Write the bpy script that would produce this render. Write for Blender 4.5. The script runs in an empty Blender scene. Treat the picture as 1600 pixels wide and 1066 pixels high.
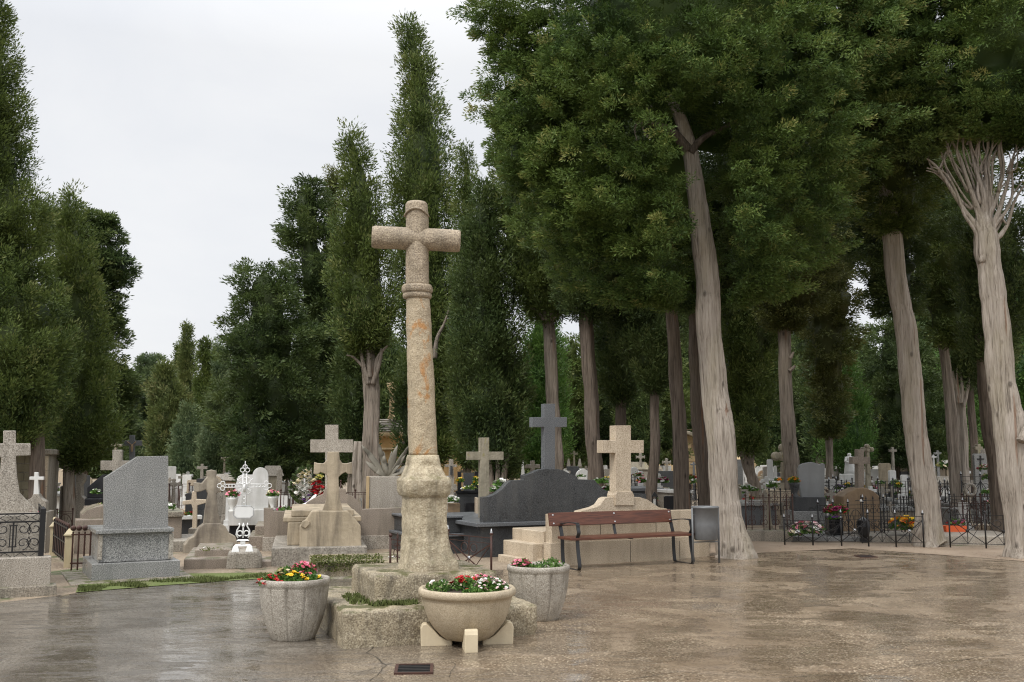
import bpy, bmesh, math, random
import numpy as np
from mathutils import Vector, Matrix, noise as mn
R = math.radians
PI = math.pi
random.seed(7)
rng = np.random.default_rng(11)
sc = bpy.context.scene
col = sc.collection
F = 1555.0
HZ = 715.0
TH = math.atan((HZ - 533) / F)
CH = 1.6
A27 = R(27)

# ------------------------------------------------------------------ camera geometry helpers
def ray(px, py):
    u = (px - 800) / F; v = (533 - py) / F
    return Vector((u, math.cos(TH) - v * math.sin(TH), math.sin(TH) + v * math.cos(TH)))
def at(px, py, Y):
    r = ray(px, py); return Vector((0, 0, CH)) + r * (Y / r.y)
def G(px, py, z=0.0):
    r = ray(px, py); return Vector((0, 0, CH)) + r * ((z - CH) / r.z)
def S(d): return d / F

# ------------------------------------------------------------------ tagging and mesh building
def tag(o, label=None, cat=None, group=None, kind=None):
    if label: o['label'] = label
    if cat: o['category'] = cat
    if group: o['group'] = group
    if kind: o['kind'] = kind
    return o
def empty(name, loc, rz=0, label=None, cat=None, group=None):
    o = bpy.data.objects.new(name, None); col.objects.link(o)
    o.location = loc; o.rotation_euler = (0, 0, rz); o.empty_display_size = .2
    return tag(o, label, cat, group)
def copy_tree(o, parent=None):
    c = o.copy(); col.objects.link(c); c.parent = parent
    for ch in list(o.children): copy_tree(ch, c)
    return c

class MB:
    def __init__(s): s.v = []; s.f = []
    def add(s, vs, fs, M=None):
        n = len(s.v)
        s.v += [tuple(M @ Vector(p)) if M else tuple(p) for p in vs]
        s.f += [tuple(i + n for i in f) for f in fs]; return s
    def box(s, x0, x1, y0, y1, z0, z1, M=None):
        return s.add([(x0,y0,z0),(x1,y0,z0),(x1,y1,z0),(x0,y1,z0),(x0,y0,z1),(x1,y0,z1),(x1,y1,z1),(x0,y1,z1)],
                     [(0,3,2,1),(4,5,6,7),(0,1,5,4),(1,2,6,5),(2,3,7,6),(3,0,4,7)], M)
    def frustum(s, x0, x1, y0, y1, z0, z1, t, M=None):
        return s.add([(x0,y0,z0),(x1,y0,z0),(x1,y1,z0),(x0,y1,z0),(x0+t,y0+t,z1),(x1-t,y0+t,z1),(x1-t,y1-t,z1),(x0+t,y1-t,z1)],
                     [(0,3,2,1),(4,5,6,7),(0,1,5,4),(1,2,6,5),(2,3,7,6),(3,0,4,7)], M)
    def prism(s, pts, y0, y1, M=None):
        ar = sum(pts[i][0]*pts[(i+1)%len(pts)][1]-pts[(i+1)%len(pts)][0]*pts[i][1] for i in range(len(pts)))
        if ar < 0: pts = pts[::-1]
        n = len(pts)
        vs = [(x, y0, z) for x, z in pts] + [(x, y1, z) for x, z in pts]
        fs = [tuple(range(n)), tuple(range(2*n-1, n-1, -1))] + [(i, i+n, (i+1)%n+n, (i+1)%n) for i in range(n)]
        return s.add(vs, fs, M)
    def lathe(s, prof, n=24, c=(0,0), M=None, rmod=None, cap=True, sx=1, sy=1):
        vs = []
        for k, (r, z) in enumerate(prof):
            for i in range(n):
                a = 2*PI*i/n; rr = r * (rmod(a, z) if rmod else 1)
                vs.append((c[0]+rr*sx*math.cos(a), c[1]+rr*sy*math.sin(a), z))
        fs = [(k*n+i, k*n+(i+1)%n, (k+1)*n+(i+1)%n, (k+1)*n+i) for k in range(len(prof)-1) for i in range(n)]
        if cap: fs += [tuple(range(n-1,-1,-1)), tuple((len(prof)-1)*n+i for i in range(n))]
        return s.add(vs, fs, M)
    def tube(s, pts, r, n=8, M=None, cap=True, wob=0.0, flute=0.0, seed=0, sq=1.0):
        pts = [Vector(p) for p in pts]; m = len(pts)
        rs = r if isinstance(r, (list, tuple)) else [r]*m
        vs = []; pu = None
        for k in range(m):
            t = (pts[min(k+1,m-1)] - pts[max(k-1,0)])
            t = t.normalized() if t.length > 1e-9 else Vector((0,0,1))
            if pu is None: pu = t.orthogonal().normalized() if abs(t.z) < .9 else (Vector((1,0,0)) - t*t.x).normalized()
            u = (pu - t * pu.dot(t)).normalized(); pu = u; w = t.cross(u)
            for i in range(n):
                a = 2*PI*i/n
                rr = rs[k]
                if flute: rr *= 1 + flute*math.sin(3*a+seed+k*.05)+flute*.7*math.sin(5*a+seed*2.3-k*.04)+flute*1.2*mn.noise(Vector((math.cos(a)*1.7, math.sin(a)*1.7, pts[k].z*.5+seed)))
                if wob: rr *= 1 + wob*mn.noise(Vector((math.cos(a)*1.5+seed, math.sin(a)*1.5, pts[k].z*2)))
                vs.append(pts[k] + u*rr*math.cos(a) + w*rr*math.sin(a)*sq)
        fs = [(k*n+i, k*n+(i+1)%n, (k+1)*n+(i+1)%n, (k+1)*n+i) for k in range(m-1) for i in range(n)]
        if cap: fs += [tuple(range(n-1,-1,-1)), tuple((m-1)*n+i for i in range(n))]
        return s.add(vs, fs, M)
    def bar(s, a, b, w=.01, M=None, n=4): return s.tube([a, b], w*.7, n, M)
    def ball(s, c, r, n=10, M=None, sz=1.0):
        prof = [(r*math.sin(PI*k/6) if 0<k<6 else r*.02, c[2]-r*sz*math.cos(PI*k/6)) for k in range(7)]
        return s.lathe(prof, n, (c[0], c[1]), M)
    def build(s, name, m, parent=None, bevel=0, smooth=False, loc=None):
        me = bpy.data.meshes.new(name); me.from_pydata(s.v, [], s.f); me.update()
        if smooth is True:
            me.polygons.foreach_set('use_smooth', [True]*len(me.polygons))
        me.materials.append(MAT[m])
        o = bpy.data.objects.new(name, me); col.objects.link(o); o.parent = parent
        if loc is not None: o.location = loc
        if bevel:
            b = o.modifiers.new('b', 'BEVEL'); b.width = bevel; b.segments = 2; b.limit_method = 'ANGLE'; b.angle_limit = R(35)
        if smooth == 'auto': me.polygons.foreach_set('use_smooth', [len(p.vertices)==4 for p in me.polygons])
        return o

def roughen(o, cuts, amp, scale, seed=0, smooth=True, inflate=0):
    """subdivide a block and give it worn, chipped stone faces"""
    me = o.data; bm = bmesh.new(); bm.from_mesh(me)
    for i in range(cuts):
        bmesh.ops.subdivide_edges(bm, edges=[e for e in bm.edges if e.calc_length() > inflate], cuts=1, use_grid_fill=True)
    bmesh.ops.triangulate(bm, faces=[f for f in bm.faces if len(f.verts) > 4])
    bm.normal_update()
    off = Vector((seed*3.1, seed*1.7, seed))
    for v in bm.verts:
        p = v.co*scale + off
        n = mn.noise(p) + .5*mn.noise(p*2.3) + .3*mn.noise(p*5.1)
        v.co += v.normal * n * amp
    bm.to_mesh(me); bm.free()
    if smooth: me.polygons.foreach_set('use_smooth', [True]*len(me.polygons))
    return o

# ------------------------------------------------------------------ materials
MAT = {}
def newmat(name):
    m = bpy.data.materials.new(name); m.use_nodes = True; nt = m.node_tree
    p = nt.nodes['Principled BSDF']; MAT[name] = m
    return m, nt, p
def N(nt, t, **k):
    n = nt.nodes.new(t)
    for a, b in k.items():
        if a.startswith('_'): setattr(n, a[1:], b)
        else: n.inputs[a.replace('_', ' ')].default_value = b
    return n
def ramp(nt, fac, stops, interp='LINEAR'):
    r = nt.nodes.new('ShaderNodeValToRGB'); r.color_ramp.interpolation = interp
    e = r.color_ramp.elements
    while len(e) < len(stops): e.new(.5)
    for k, (p, c) in enumerate(stops):
        e[k].position = p; e[k].color = (*c, 1) if len(c) == 3 else c
    nt.links.new(fac, r.inputs[0]); return r.outputs[0]
def mix(nt, fac, a, b, mode='MIX'):
    m = nt.nodes.new('ShaderNodeMix'); m.data_type = 'RGBA'; m.blend_type = mode
    for inp, v in ((m.inputs[0], fac), (m.inputs[6], a), (m.inputs[7], b)):
        if hasattr(v, 'is_linked'): nt.links.new(v, inp)
        else: inp.default_value = v if isinstance(v, (int, float)) else ((*v, 1) if len(v) == 3 else v)
    return m.outputs[2]
def math_(nt, op, a, b=None):
    m = nt.nodes.new('ShaderNodeMath'); m.operation = op
    for i, v in enumerate((a, b)):
        if v is None: continue
        if hasattr(v, 'is_linked'): nt.links.new(v, m.inputs[i])
        else: m.inputs[i].default_value = v
    return m.outputs[0]
def coords(nt, scale=(1,1,1), kind='Object', rot=None):
    t = nt.nodes.new('ShaderNodeTexCoord'); mp = nt.nodes.new('ShaderNodeMapping')
    mp.inputs['Scale'].default_value = scale
    if rot: mp.inputs['Rotation'].default_value = rot
    nt.links.new(t.outputs[kind], mp.inputs[0]); return mp.outputs[0]
def noise(nt, vec, scale, detail=4, rough=.6, dist=0):
    n = N(nt, 'ShaderNodeTexNoise', Scale=scale, Detail=detail, Roughness=rough, Distortion=dist)
    nt.links.new(vec, n.inputs['Vector']); return n.outputs['Fac']
def bump(nt, p, h, strength, dist=.02, chain=None):
    b = N(nt, 'ShaderNodeBump', Strength=strength, Distance=dist)
    nt.links.new(h, b.inputs['Height'])
    if chain: nt.links.new(chain, b.inputs['Normal'])
    nt.links.new(b.outputs[0], p.inputs['Normal']); return b.outputs[0]

def stone(name, c, c2=None, speck=None, speck_scale=160, speck_lo=None, rough=.7, bm=.3, stain=(.09,.08,.06), stain_amt=.5,
          lichen=None, lichen_pos=.6, moss=None, wet=0):
    m, nt, p = newmat(name)
    v = coords(nt); c2 = c2 or tuple(x*.7 for x in c)
    base = mix(nt, ramp(nt, noise(nt, v, 2.2, 6), [(.35, (0,0,0)), (.65, (1,1,1))]), c2, c)
    if speck:
        s = noise(nt, v, speck_scale, 2, .5)
        base = mix(nt, ramp(nt, s, [(.52, (0,0,0)), (.64, (.7,.7,.7))]), base, speck)
        base = mix(nt, ramp(nt, s, [(.36, (.75,.75,.75)), (.47, (0,0,0))]), base, speck_lo or tuple(x*.35 for x in c))
    vs = coords(nt, (3.5, 3.5, .55))
    st = ramp(nt, noise(nt, vs, 1.6, 7, .65, .3), [(.47, (0,0,0)), (.72, (1,1,1))])
    base = mix(nt, math_(nt, 'MULTIPLY', st, stain_amt), base, stain)
    if lichen:
        l = ramp(nt, noise(nt, coords(nt, (1.4,1.4,.8)), 2.6, 7, .62, .8), [(lichen_pos, (0,0,0)), (lichen_pos+.06, (1,1,1))])
        base = mix(nt, math_(nt, 'MULTIPLY', l, .8), base, lichen)
    if moss:
        g = nt.nodes.new('ShaderNodeNewGeometry'); sx = nt.nodes.new('ShaderNodeSeparateXYZ'); nt.links.new(g.outputs['Normal'], sx.inputs[0])
        k = math_(nt, 'MULTIPLY', ramp(nt, sx.outputs[2], [(.3,(0,0,0)),(.8,(1,1,1))]), ramp(nt, noise(nt, v, 5, 6), [(.48,(0,0,0)),(.58,(1,1,1))]))
        base = mix(nt, k, base, moss)
    nt.links.new(base, p.inputs['Base Color'])
    rr = ramp(nt, noise(nt, v, 3.1, 4), [(.4, (rough*.6,)*3), (.6, (rough,)*3)])
    nt.links.new(rr, p.inputs['Roughness'])
    p.inputs['Specular IOR Level'].default_value = .4
    b = bump(nt, p, noise(nt, v, 9, 8, .7), bm, .03)
    bump(nt, p, noise(nt, v, 70, 4, .6), bm*.8, .006, b)
    return m
stone('old_limestone', (.50,.41,.27), (.36,.29,.195), speck=(.58,.50,.36), speck_scale=100, speck_lo=(.27,.215,.15), bm=.8, stain=(.16,.13,.09), stain_amt=.4, lichen=(.42,.19,.045), lichen_pos=.565)
stone('cross_stone', (.41,.33,.235), (.29,.235,.165), speck=(.56,.47,.33), speck_scale=85, speck_lo=(.17,.135,.10), bm=.9, stain=(.13,.11,.08), stain_amt=.6)
stone('base_stone', (.43,.36,.24), (.21,.175,.12), speck=(.52,.46,.34), speck_scale=75, speck_lo=(.15,.12,.085), bm=.9, stain=(.06,.052,.038), stain_amt=.75, moss=(.10,.095,.035))
stone('pedestal_stone', (.56,.48,.33), (.33,.275,.185), speck=(.60,.54,.40), speck_scale=60, speck_lo=(.33,.27,.19), bm=.8, stain=(.13,.108,.07), stain_amt=.85, moss=(.14,.125,.05))
stone('planter_concrete', (.47,.435,.375), (.34,.31,.265), speck=(.60,.56,.48), speck_scale=120, speck_lo=(.20,.17,.13), bm=.6, stain=(.13,.11,.085), stain_amt=.75)
stone('bowl_concrete', (.52,.44,.31), (.45,.37,.26), speck=(.58,.51,.39), speck_scale=130, speck_lo=(.32,.26,.18), bm=.35, stain=(.22,.18,.12), stain_amt=.5)
stone('cream_block', (.66,.57,.40), (.60,.51,.36), bm=.15, stain=(.40,.33,.22), stain_amt=.35)
stone('grey_granite', (.265,.265,.255), (.225,.225,.215), speck=(.52,.52,.50), speck_scale=95, speck_lo=(.05,.055,.06), rough=.35, bm=.04, stain=(.16,.165,.165), stain_amt=.4)
stone('pale_granite', (.40,.36,.30), (.33,.29,.24), speck=(.60,.56,.49), speck_scale=90, speck_lo=(.11,.095,.08), rough=.6, bm=.2, stain=(.16,.14,.11), stain_amt=.5)
stone('beige_granite', (.55,.46,.34), (.46,.38,.28), speck=(.66,.58,.46), speck_scale=85, speck_lo=(.26,.20,.14), rough=.6, bm=.15, stain=(.26,.20,.13), stain_amt=.5)
stone('brown_granite', (.30,.25,.20), (.25,.205,.165), speck=(.42,.37,.31), speck_scale=110, speck_lo=(.12,.095,.075), rough=.55, bm=.15, stain=(.14,.12,.09), stain_amt=.6, moss=(.12,.115,.06))
stone('dark_granite', (.058,.060,.062), (.038,.039,.041), speck=(.13,.14,.145), speck_scale=120, speck_lo=(.015,.016,.018), rough=.45, bm=.06, stain=(.10,.10,.095), stain_amt=.5)
stone('blue_granite', (.125,.133,.14), (.105,.11,.118), speck=(.26,.27,.28), speck_scale=100, speck_lo=(.04,.045,.05), rough=.5, bm=.05, stain=(.08,.09,.095), stain_amt=.3)
stone('smooth_granite', (.30,.31,.31), (.26,.27,.27), rough=.5, bm=.05, stain=(.20,.20,.19), stain_amt=.4)
stone('black_granite', (.02,.021,.023), (.015,.015,.017), rough=.12, bm=.01, stain=(.05,.05,.05), stain_amt=.3)
stone('cement', (.47,.39,.28), (.36,.30,.21), bm=.4, stain=(.11,.09,.065), stain_amt=.8)
stone('wet_cement', (.40,.35,.27), (.22,.19,.15), bm=.4, stain=(.12,.10,.08), stain_amt=.9)
stone('marble', (.72,.72,.70), (.62,.62,.60), rough=.35, bm=.05, stain=(.36,.36,.31), stain_amt=.45)
stone('grey_stone', (.34,.31,.26), (.25,.225,.19), speck=(.42,.39,.33), speck_scale=50, speck_lo=(.14,.12,.10), bm=.5, stain=(.10,.09,.07), stain_amt=.7)
stone('mausoleum_stone', (.20,.18,.12), (.14,.125,.08), bm=.5, stain=(.07,.065,.04), stain_amt=.7)
stone('lichen_stone', (.36,.32,.24), (.26,.23,.17), bm=.6, stain=(.09,.085,.05), stain_amt=.7, lichen=(.27,.24,.10), lichen_pos=.58)
stone('brown_stone', (.30,.21,.125), (.24,.165,.10), bm=.4, stain=(.12,.085,.05), stain_amt=.5)
stone('ochre_plaster', (.62,.42,.20), (.54,.36,.17), bm=.3, stain=(.28,.18,.10), stain_amt=.6)
stone('sandstone', (.56,.42,.24), (.46,.34,.19), bm=.3, stain=(.22,.16,.09), stain_amt=.5)
stone('curb_concrete', (.30,.265,.21), (.23,.20,.16), speck=(.40,.36,.30), speck_scale=60, bm=.6, stain=(.10,.09,.07), stain_amt=.6, moss=(.10,.11,.04))
stone('ivory_paint', (.55,.47,.31), (.47,.40,.26), bm=.15, stain=(.25,.20,.12), stain_amt=.5)
stone('roof_tile', (.36,.33,.28), (.22,.20,.17), bm=.6, stain=(.08,.08,.06), stain_amt=.7)

def plain(name, c, rough=.5, metal=0, var=.25, bm=.1, sc_=12, c2=None):
    m, nt, p = newmat(name); v = coords(nt)
    nt.links.new(mix(nt, noise(nt, v, sc_, 5), tuple(x*(1-var) for x in c), c2 or tuple(min(1, x*(1+var)) for x in c)), p.inputs['Base Color'])
    p.inputs['Roughness'].default_value = rough; p.inputs['Metallic'].default_value = metal
    if bm: bump(nt, p, noise(nt, v, sc_*4, 4), bm, .005)
    return m
plain('black_iron', (.018,.017,.017), .4, .3)
plain('rust_iron', (.040,.018,.015), .55, .2, c2=(.085,.035,.022))
plain('frame_iron', (.035,.036,.038), .38, .4)
plain('bin_steel', (.165,.172,.178), .5, .2, .25)
plain('white_iron', (.78,.78,.77), .4, 0, .08)
plain('silver_paint', (.45,.46,.47), .35, .6, .1)
plain('bolt_steel', (.7,.7,.7), .3, .8, .05)
plain('terracotta', (.75,.13,.03), .5, 0, .1)
plain('soil', (.045,.032,.022), .9, 0, .4, .6, 30)
plain('ribbon', (.78,.78,.76), .5, 0, .05)
plain('glazed_white', (.72,.72,.68), .25, 0, .05)
plain('pit_shade', (.012,.012,.012), .3, 0, .1)
plain('agave', (.17,.155,.12), .6, 0, .35, .3, 9)
plain('yellow_wall', (.60,.42,.16), .8, 0, .1)
plain('dry_petal', (.30,.20,.12), .7)
for nm, c in dict(red=(.50,.02,.025), white=(.80,.79,.74), pink=(.75,.26,.34), magenta=(.42,.03,.16), yellow=(.82,.55,.03), orange=(.85,.28,.01),
                  rose=(.60,.12,.18), lilac=(.30,.14,.42), cream=(.80,.72,.50), blush=(.78,.56,.56), paleyellow=(.80,.76,.30), violet=(.16,.05,.13)).items():
    plain('petal_'+nm, c, .55, 0, .2, 0)

# wood of the bench
m, nt, p = newmat('bench_wood')
v = coords(nt, (1.2, 12, 22))
w = noise(nt, v, 3.0, 6, .65, .8)
nt.links.new(ramp(nt, w, [(.3, (.035,.014,.009)), (.5, (.105,.036,.02)), (.7, (.17,.065,.036))]), p.inputs['Base Color'])
p.inputs['Roughness'].default_value = .38; bump(nt, p, w, .3, .004)

# bark
def bark(name, c1, c2, c3, sx=9.0):
    m, nt, p = newmat(name)
    v = coords(nt, (sx, sx, .55)); v2 = coords(nt, (1.6, 1.6, .5)); v3 = coords(nt, (1,1,.55))
    a = noise(nt, v, 2.4, 8, .62, .6)
    fib = noise(nt, coords(nt, (26, 26, 1.1)), 1.6, 6, .65, .4)
    base = ramp(nt, math_(nt, 'ADD', math_(nt, 'MULTIPLY', a, .55), math_(nt, 'MULTIPLY', fib, .45)), [(.36, c1), (.48, c2), (.64, c3)])
    base = mix(nt, math_(nt, 'MULTIPLY', ramp(nt, noise(nt, v2, 1.2, 4), [(.5,(0,0,0)),(.7,(1,1,1))]), .45), base, tuple(x*.75 for x in c2[:2])+(c2[2]*.55,))
    vo = N(nt, 'ShaderNodeTexVoronoi', Scale=3.4, Randomness=1.0); nt.links.new(v3, vo.inputs['Vector'])
    kn = ramp(nt, vo.outputs['Distance'], [(.05,(1,1,1)),(.13,(0,0,0))])
    base = mix(nt, math_(nt, 'MULTIPLY', kn, .75), base, tuple(x*.6 for x in c1))
    # reddish splits where the outer bark has come away
    sp = ramp(nt, noise(nt, coords(nt, (5.5,5.5,.28)), 1.5, 3, .5, .3), [(.66,(0,0,0)),(.70,(1,1,1))])
    base = mix(nt, math_(nt, 'MULTIPLY', sp, .6), base, (.22,.115,.065))
    nt.links.new(base, p.inputs['Base Color']); p.inputs['Roughness'].default_value = .85
    p.inputs['Specular IOR Level'].default_value = .2
    b = bump(nt, p, a, .9, .05)
    b = bump(nt, p, fib, .8, .02, b)
    bump(nt, p, kn, .6, .03, b)
bark('bark_pale', (.14,.118,.095), (.36,.315,.265), (.50,.445,.385))
bark('bark_grey', (.09,.075,.06), (.23,.195,.16), (.35,.30,.25))
bark('bark_brown', (.055,.044,.035), (.135,.108,.086), (.225,.185,.15))

# foliage: colour follows each spray ('tone' is stored on the leaves), part plant hue, part light and shade painted into clump tips and creases
def foliage(name, dark, mid, light, tip, transl=.25):
    m, nt, p = newmat(name)
    at_ = nt.nodes.new('ShaderNodeAttribute'); at_.attribute_name = 'tone'
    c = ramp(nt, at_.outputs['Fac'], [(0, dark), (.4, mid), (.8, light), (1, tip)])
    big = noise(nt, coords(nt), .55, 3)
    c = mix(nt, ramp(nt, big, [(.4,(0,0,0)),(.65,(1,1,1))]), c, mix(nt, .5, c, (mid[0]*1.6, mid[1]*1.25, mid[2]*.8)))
    nt.links.new(c, p.inputs['Base Color']); p.inputs['Roughness'].default_value = .55; p.inputs['Specular IOR Level'].default_value = .3
    tr = nt.nodes.new('ShaderNodeBsdfTranslucent'); nt.links.new(c, tr.inputs[0])
    mx = nt.nodes.new('ShaderNodeMixShader'); mx.inputs[0].default_value = transl
    out = nt.nodes['Material Output']
    nt.links.new(p.outputs[0], mx.inputs[1]); nt.links.new(tr.outputs[0], mx.inputs[2]); nt.links.new(mx.outputs[0], out.inputs[0])
foliage('leaf_cypress', (0.026, 0.043, 0.013), (0.078, 0.121, 0.031), (0.135, 0.185, 0.05), (0.223, 0.246, 0.09))
foliage('leaf_main', (0.024, 0.048, 0.014), (0.077, 0.138, 0.034), (0.147, 0.216, 0.057), (0.302, 0.299, 0.103))
foliage('leaf_dark', (0.02, 0.036, 0.014), (0.058, 0.096, 0.031), (0.101, 0.146, 0.048), (0.164, 0.204, 0.072))
foliage('leaf_bluish', (0.04, 0.068, 0.033), (0.098, 0.149, 0.072), (0.156, 0.209, 0.105), (0.231, 0.275, 0.154))
foliage('leaf_fresh', (.03,.07,.018), (.07,.155,.035), (.12,.22,.05), (.18,.27,.08))
foliage('leaf_brownish', (.04,.058,.022), (.090,.130,.045), (.145,.18,.065), (.20,.20,.09))
foliage('leaf_olive', (.03,.042,.012), (.085,.105,.03), (.14,.16,.048), (.21,.22,.08))
foliage('leaf_plant', (.03,.07,.015), (.06,.15,.03), (.11,.22,.045), (.18,.30,.07))

# ground materials
m, nt, p = newmat('wet_concrete')
v = coords(nt); sx = nt.nodes.new('ShaderNodeSeparateXYZ'); nt.links.new(v, sx.inputs[0])
side = ramp(nt, math_(nt, 'ADD', math_(nt, 'MULTIPLY', sx.outputs[0], -.16), math_(nt, 'MULTIPLY', noise(nt, v, .45, 4, .6, .4), .9)), [(.42,(0,0,0)), (.86,(1,1,1))])
big = noise(nt, v, 1.3, 7, .65, .6)
base = mix(nt, ramp(nt, big, [(.35,(0,0,0)),(.65,(1,1,1))]), (.185,.135,.088), (.30,.23,.158))
base = mix(nt, side, base, mix(nt, ramp(nt, noise(nt, v, 1.3, 6), [(.4,(0,0,0)),(.6,(1,1,1))]), (.13,.115,.095), (.26,.235,.20)))  # greyer to the left: sky reflection put partly into the base colour
gr = noise(nt, v, 48, 4, .7)
base = mix(nt, ramp(nt, gr, [(.40,(1,1,1)),(.52,(0,0,0))]), base, mix(nt, .7, base, (.07,.052,.036)))
vo = N(nt, 'ShaderNodeTexVoronoi', Scale=34, Randomness=1); nt.links.new(v, vo.inputs['Vector'])
dots = ramp(nt, vo.outputs['Distance'], [(.22,(1,1,1)),(.34,(0,0,0))])
dmask = ramp(nt, noise(nt, v, .8, 4), [(.38,(0,0,0)),(.55,(1,1,1))])
dots = math_(nt, 'MULTIPLY', math_(nt, 'MULTIPLY', dots, dmask), math_(nt, 'SUBTRACT', 1.0, math_(nt, 'MULTIPLY', side, .85)))
base = mix(nt, math_(nt, 'MULTIPLY', dots, .85), base, (.60,.50,.36))
# sweeping streaks of dirt left by run-off water
stv = coords(nt, (1.0, 3.0, 1), rot=(0,0,R(-38)))
streak = ramp(nt, noise(nt, stv, 1.7, 9, .72, 1.3), [(.51,(0,0,0)),(.59,(1,1,1))])
sm = noise(nt, v, .35, 3)
base = mix(nt, math_(nt, 'MULTIPLY', math_(nt, 'MULTIPLY', streak, .6), ramp(nt, math_(nt, 'ADD', math_(nt, 'MULTIPLY', side, .5), sm), [(.52,(0,0,0)),(.75,(1,1,1))])), base, (.06,.05,.036))
nt.links.new(base, p.inputs['Base Color'])
wet = noise(nt, coords(nt, (.9, 1.1, 1), rot=(0,0,R(12))), 1.0, 7, .66, .5)
wetm = math_(nt, 'ADD', ramp(nt, wet, [(.44,(0,0,0)),(.53,(.85,.85,.85))]), math_(nt, 'MULTIPLY', side, .75))
rg = ramp(nt, wetm, [(0,(.34,)*3),(.3,(.20,)*3),(.65,(.07,)*3),(1,(.035,)*3)])
rg = math_(nt, 'ADD', rg, math_(nt, 'MULTIPLY', streak, .30))
nt.links.new(rg, p.inputs['Roughness']); p.inputs['Specular IOR Level'].default_value = .5
b = bump(nt, p, noise(nt, v, 1.6, 4), .12, .05)
dry = math_(nt, 'SUBTRACT', 1.0, math_(nt, 'MULTIPLY', wetm, .85))
b = bump(nt, p, math_(nt, 'MULTIPLY', noise(nt, v, 55, 4, .7), dry), .30, .006, b)
b = bump(nt, p, streak, .3, .004, b)
bump(nt, p, math_(nt, 'MULTIPLY', dots, dry), .25, .004, b)
# the water film also darkens what it soaks
base2 = mix(nt, math_(nt, 'MULTIPLY', math_(nt, 'MINIMUM', wetm, 1.0), .28), base, (.075,.062,.048))
nt.links.new(base2, p.inputs['Base Color'])

m, nt, p = newmat('earth')
v = coords(nt)
base = mix(nt, ramp(nt, noise(nt, v, .7, 7, .65), [(.38,(0,0,0)),(.62,(1,1,1))]), (.15,.11,.075), (.30,.235,.165))
base = mix(nt, ramp(nt, noise(nt, v, 28, 4, .7), [(.5,(0,0,0)),(.62,(1,1,1))]), base, (.36,.30,.22))
base = mix(nt, ramp(nt, noise(nt, v, .9, 7, .7, .4), [(.56,(0,0,0)),(.64,(1,1,1))]), base, (.06,.085,.025))
nt.links.new(base, p.inputs['Base Color']); p.inputs['Roughness'].default_value = .7
b = bump(nt, p, noise(nt, v, 3, 5), .4, .05); bump(nt, p, noise(nt, v, 50, 5, .7), .6, .01, b)

m, nt, p = newmat('sand_path')
v = coords(nt)
base = mix(nt, ramp(nt, noise(nt, v, .8, 7, .65), [(.38,(0,0,0)),(.62,(1,1,1))]), (.27,.20,.14), (.40,.315,.235))
base = mix(nt, ramp(nt, noise(nt, v, 34, 4, .7), [(.5,(0,0,0)),(.62,(1,1,1))]), base, (.30,.22,.15))
nt.links.new(base, p.inputs['Base Color']); p.inputs['Roughness'].default_value = .55
bump(nt, p, noise(nt, v, 45, 5, .7), .5, .01)
plain('crack_dirt', (.035,.03,.02), .8, 0, .4)
m, nt, p = newmat('verge')
v = coords(nt); base = mix(nt, ramp(nt, noise(nt, v, 2.2, 7, .7), [(.54,(0,0,0)),(.66,(1,1,1))]), (.11,.145,.032), (.20,.165,.11))
base = mix(nt, ramp(nt, noise(nt, v, 60, 3), [(.45,(0,0,0)),(.6,(1,1,1))]), base, (.14,.17,.05))
nt.links.new(base, p.inputs['Base Color']); p.inputs['Roughness'].default_value = .8; bump(nt, p, noise(nt, v, 60, 5, .7), .8, .02)
plain('moss', (.085,.105,.025), .9, 0, .5, .9, 25)

plain('litter', (.075,.045,.025), .8, 0, .5, 0)
EXPO = 0.45
# ------------------------------------------------------------------ camera, world, light
cam = bpy.data.cameras.new('camera'); camo = bpy.data.objects.new('camera', cam); col.objects.link(camo)
cam.sensor_width = 36; cam.lens = F * 36 / 1600; cam.clip_end = 5000; cam.clip_start = .1
camo.location = (0, 0, CH); camo.rotation_euler = (PI/2 + TH, 0, 0); sc.camera = camo
SUN_EL, SUN_AZ = R(52), R(215)      # azimuth clockwise from +Y: behind the viewer, to the left
w = bpy.data.worlds.new('World'); sc.world = w; w.use_nodes = True; nt = w.node_tree
bg = nt.nodes['Background']
sky = nt.nodes.new('ShaderNodeTexSky'); sky.sky_type = 'NISHITA'; sky.sun_disc = False
sky.sun_elevation = SUN_EL; sky.sun_rotation = SUN_AZ; sky.air_density = 1; sky.dust_density = 3
tc = nt.nodes.new('ShaderNodeTexCoord'); mp = nt.nodes.new('ShaderNodeMapping'); mp.inputs['Scale'].default_value = (1, 1, 1.7)
nt.links.new(tc.outputs['Generated'], mp.inputs[0])
cl = ramp(nt, noise(nt, mp.outputs[0], 2.4, 6, .55, .5), [(.35, (6.15, 6.3, 6.6)), (.5, (6.5, 6.6, 6.8)), (.65, (6.9, 6.95, 7.05))])
# an overcast sky is brighter overhead than near the horizon
sz_ = nt.nodes.new('ShaderNodeSeparateXYZ'); nt.links.new(tc.outputs['Generated'], sz_.inputs[0])
zen = ramp(nt, sz_.outputs[2], [(.38, (1,1,1)), (.55, (1.5,1.5,1.5)), (1, (2.8,2.76,2.7))])
nt.links.new(mix(nt, 1.0, mix(nt, .93, sky.outputs[0], cl), zen, 'MULTIPLY'), bg.inputs[0]); bg.inputs[1].default_value = .1
sl = bpy.data.lights.new('sun', 'SUN'); sl.energy = 1.5; sl.angle = R(14); sl.color = (1, .965, .92)
so = bpy.data.objects.new('sun', sl); col.objects.link(so)
d = Vector((math.sin(SUN_AZ)*math.cos(SUN_EL), math.cos(SUN_AZ)*math.cos(SUN_EL), math.sin(SUN_EL)))
so.rotation_euler = d.to_track_quat('Z', 'Y').to_euler(); so.location = (0, 0, 30)
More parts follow.
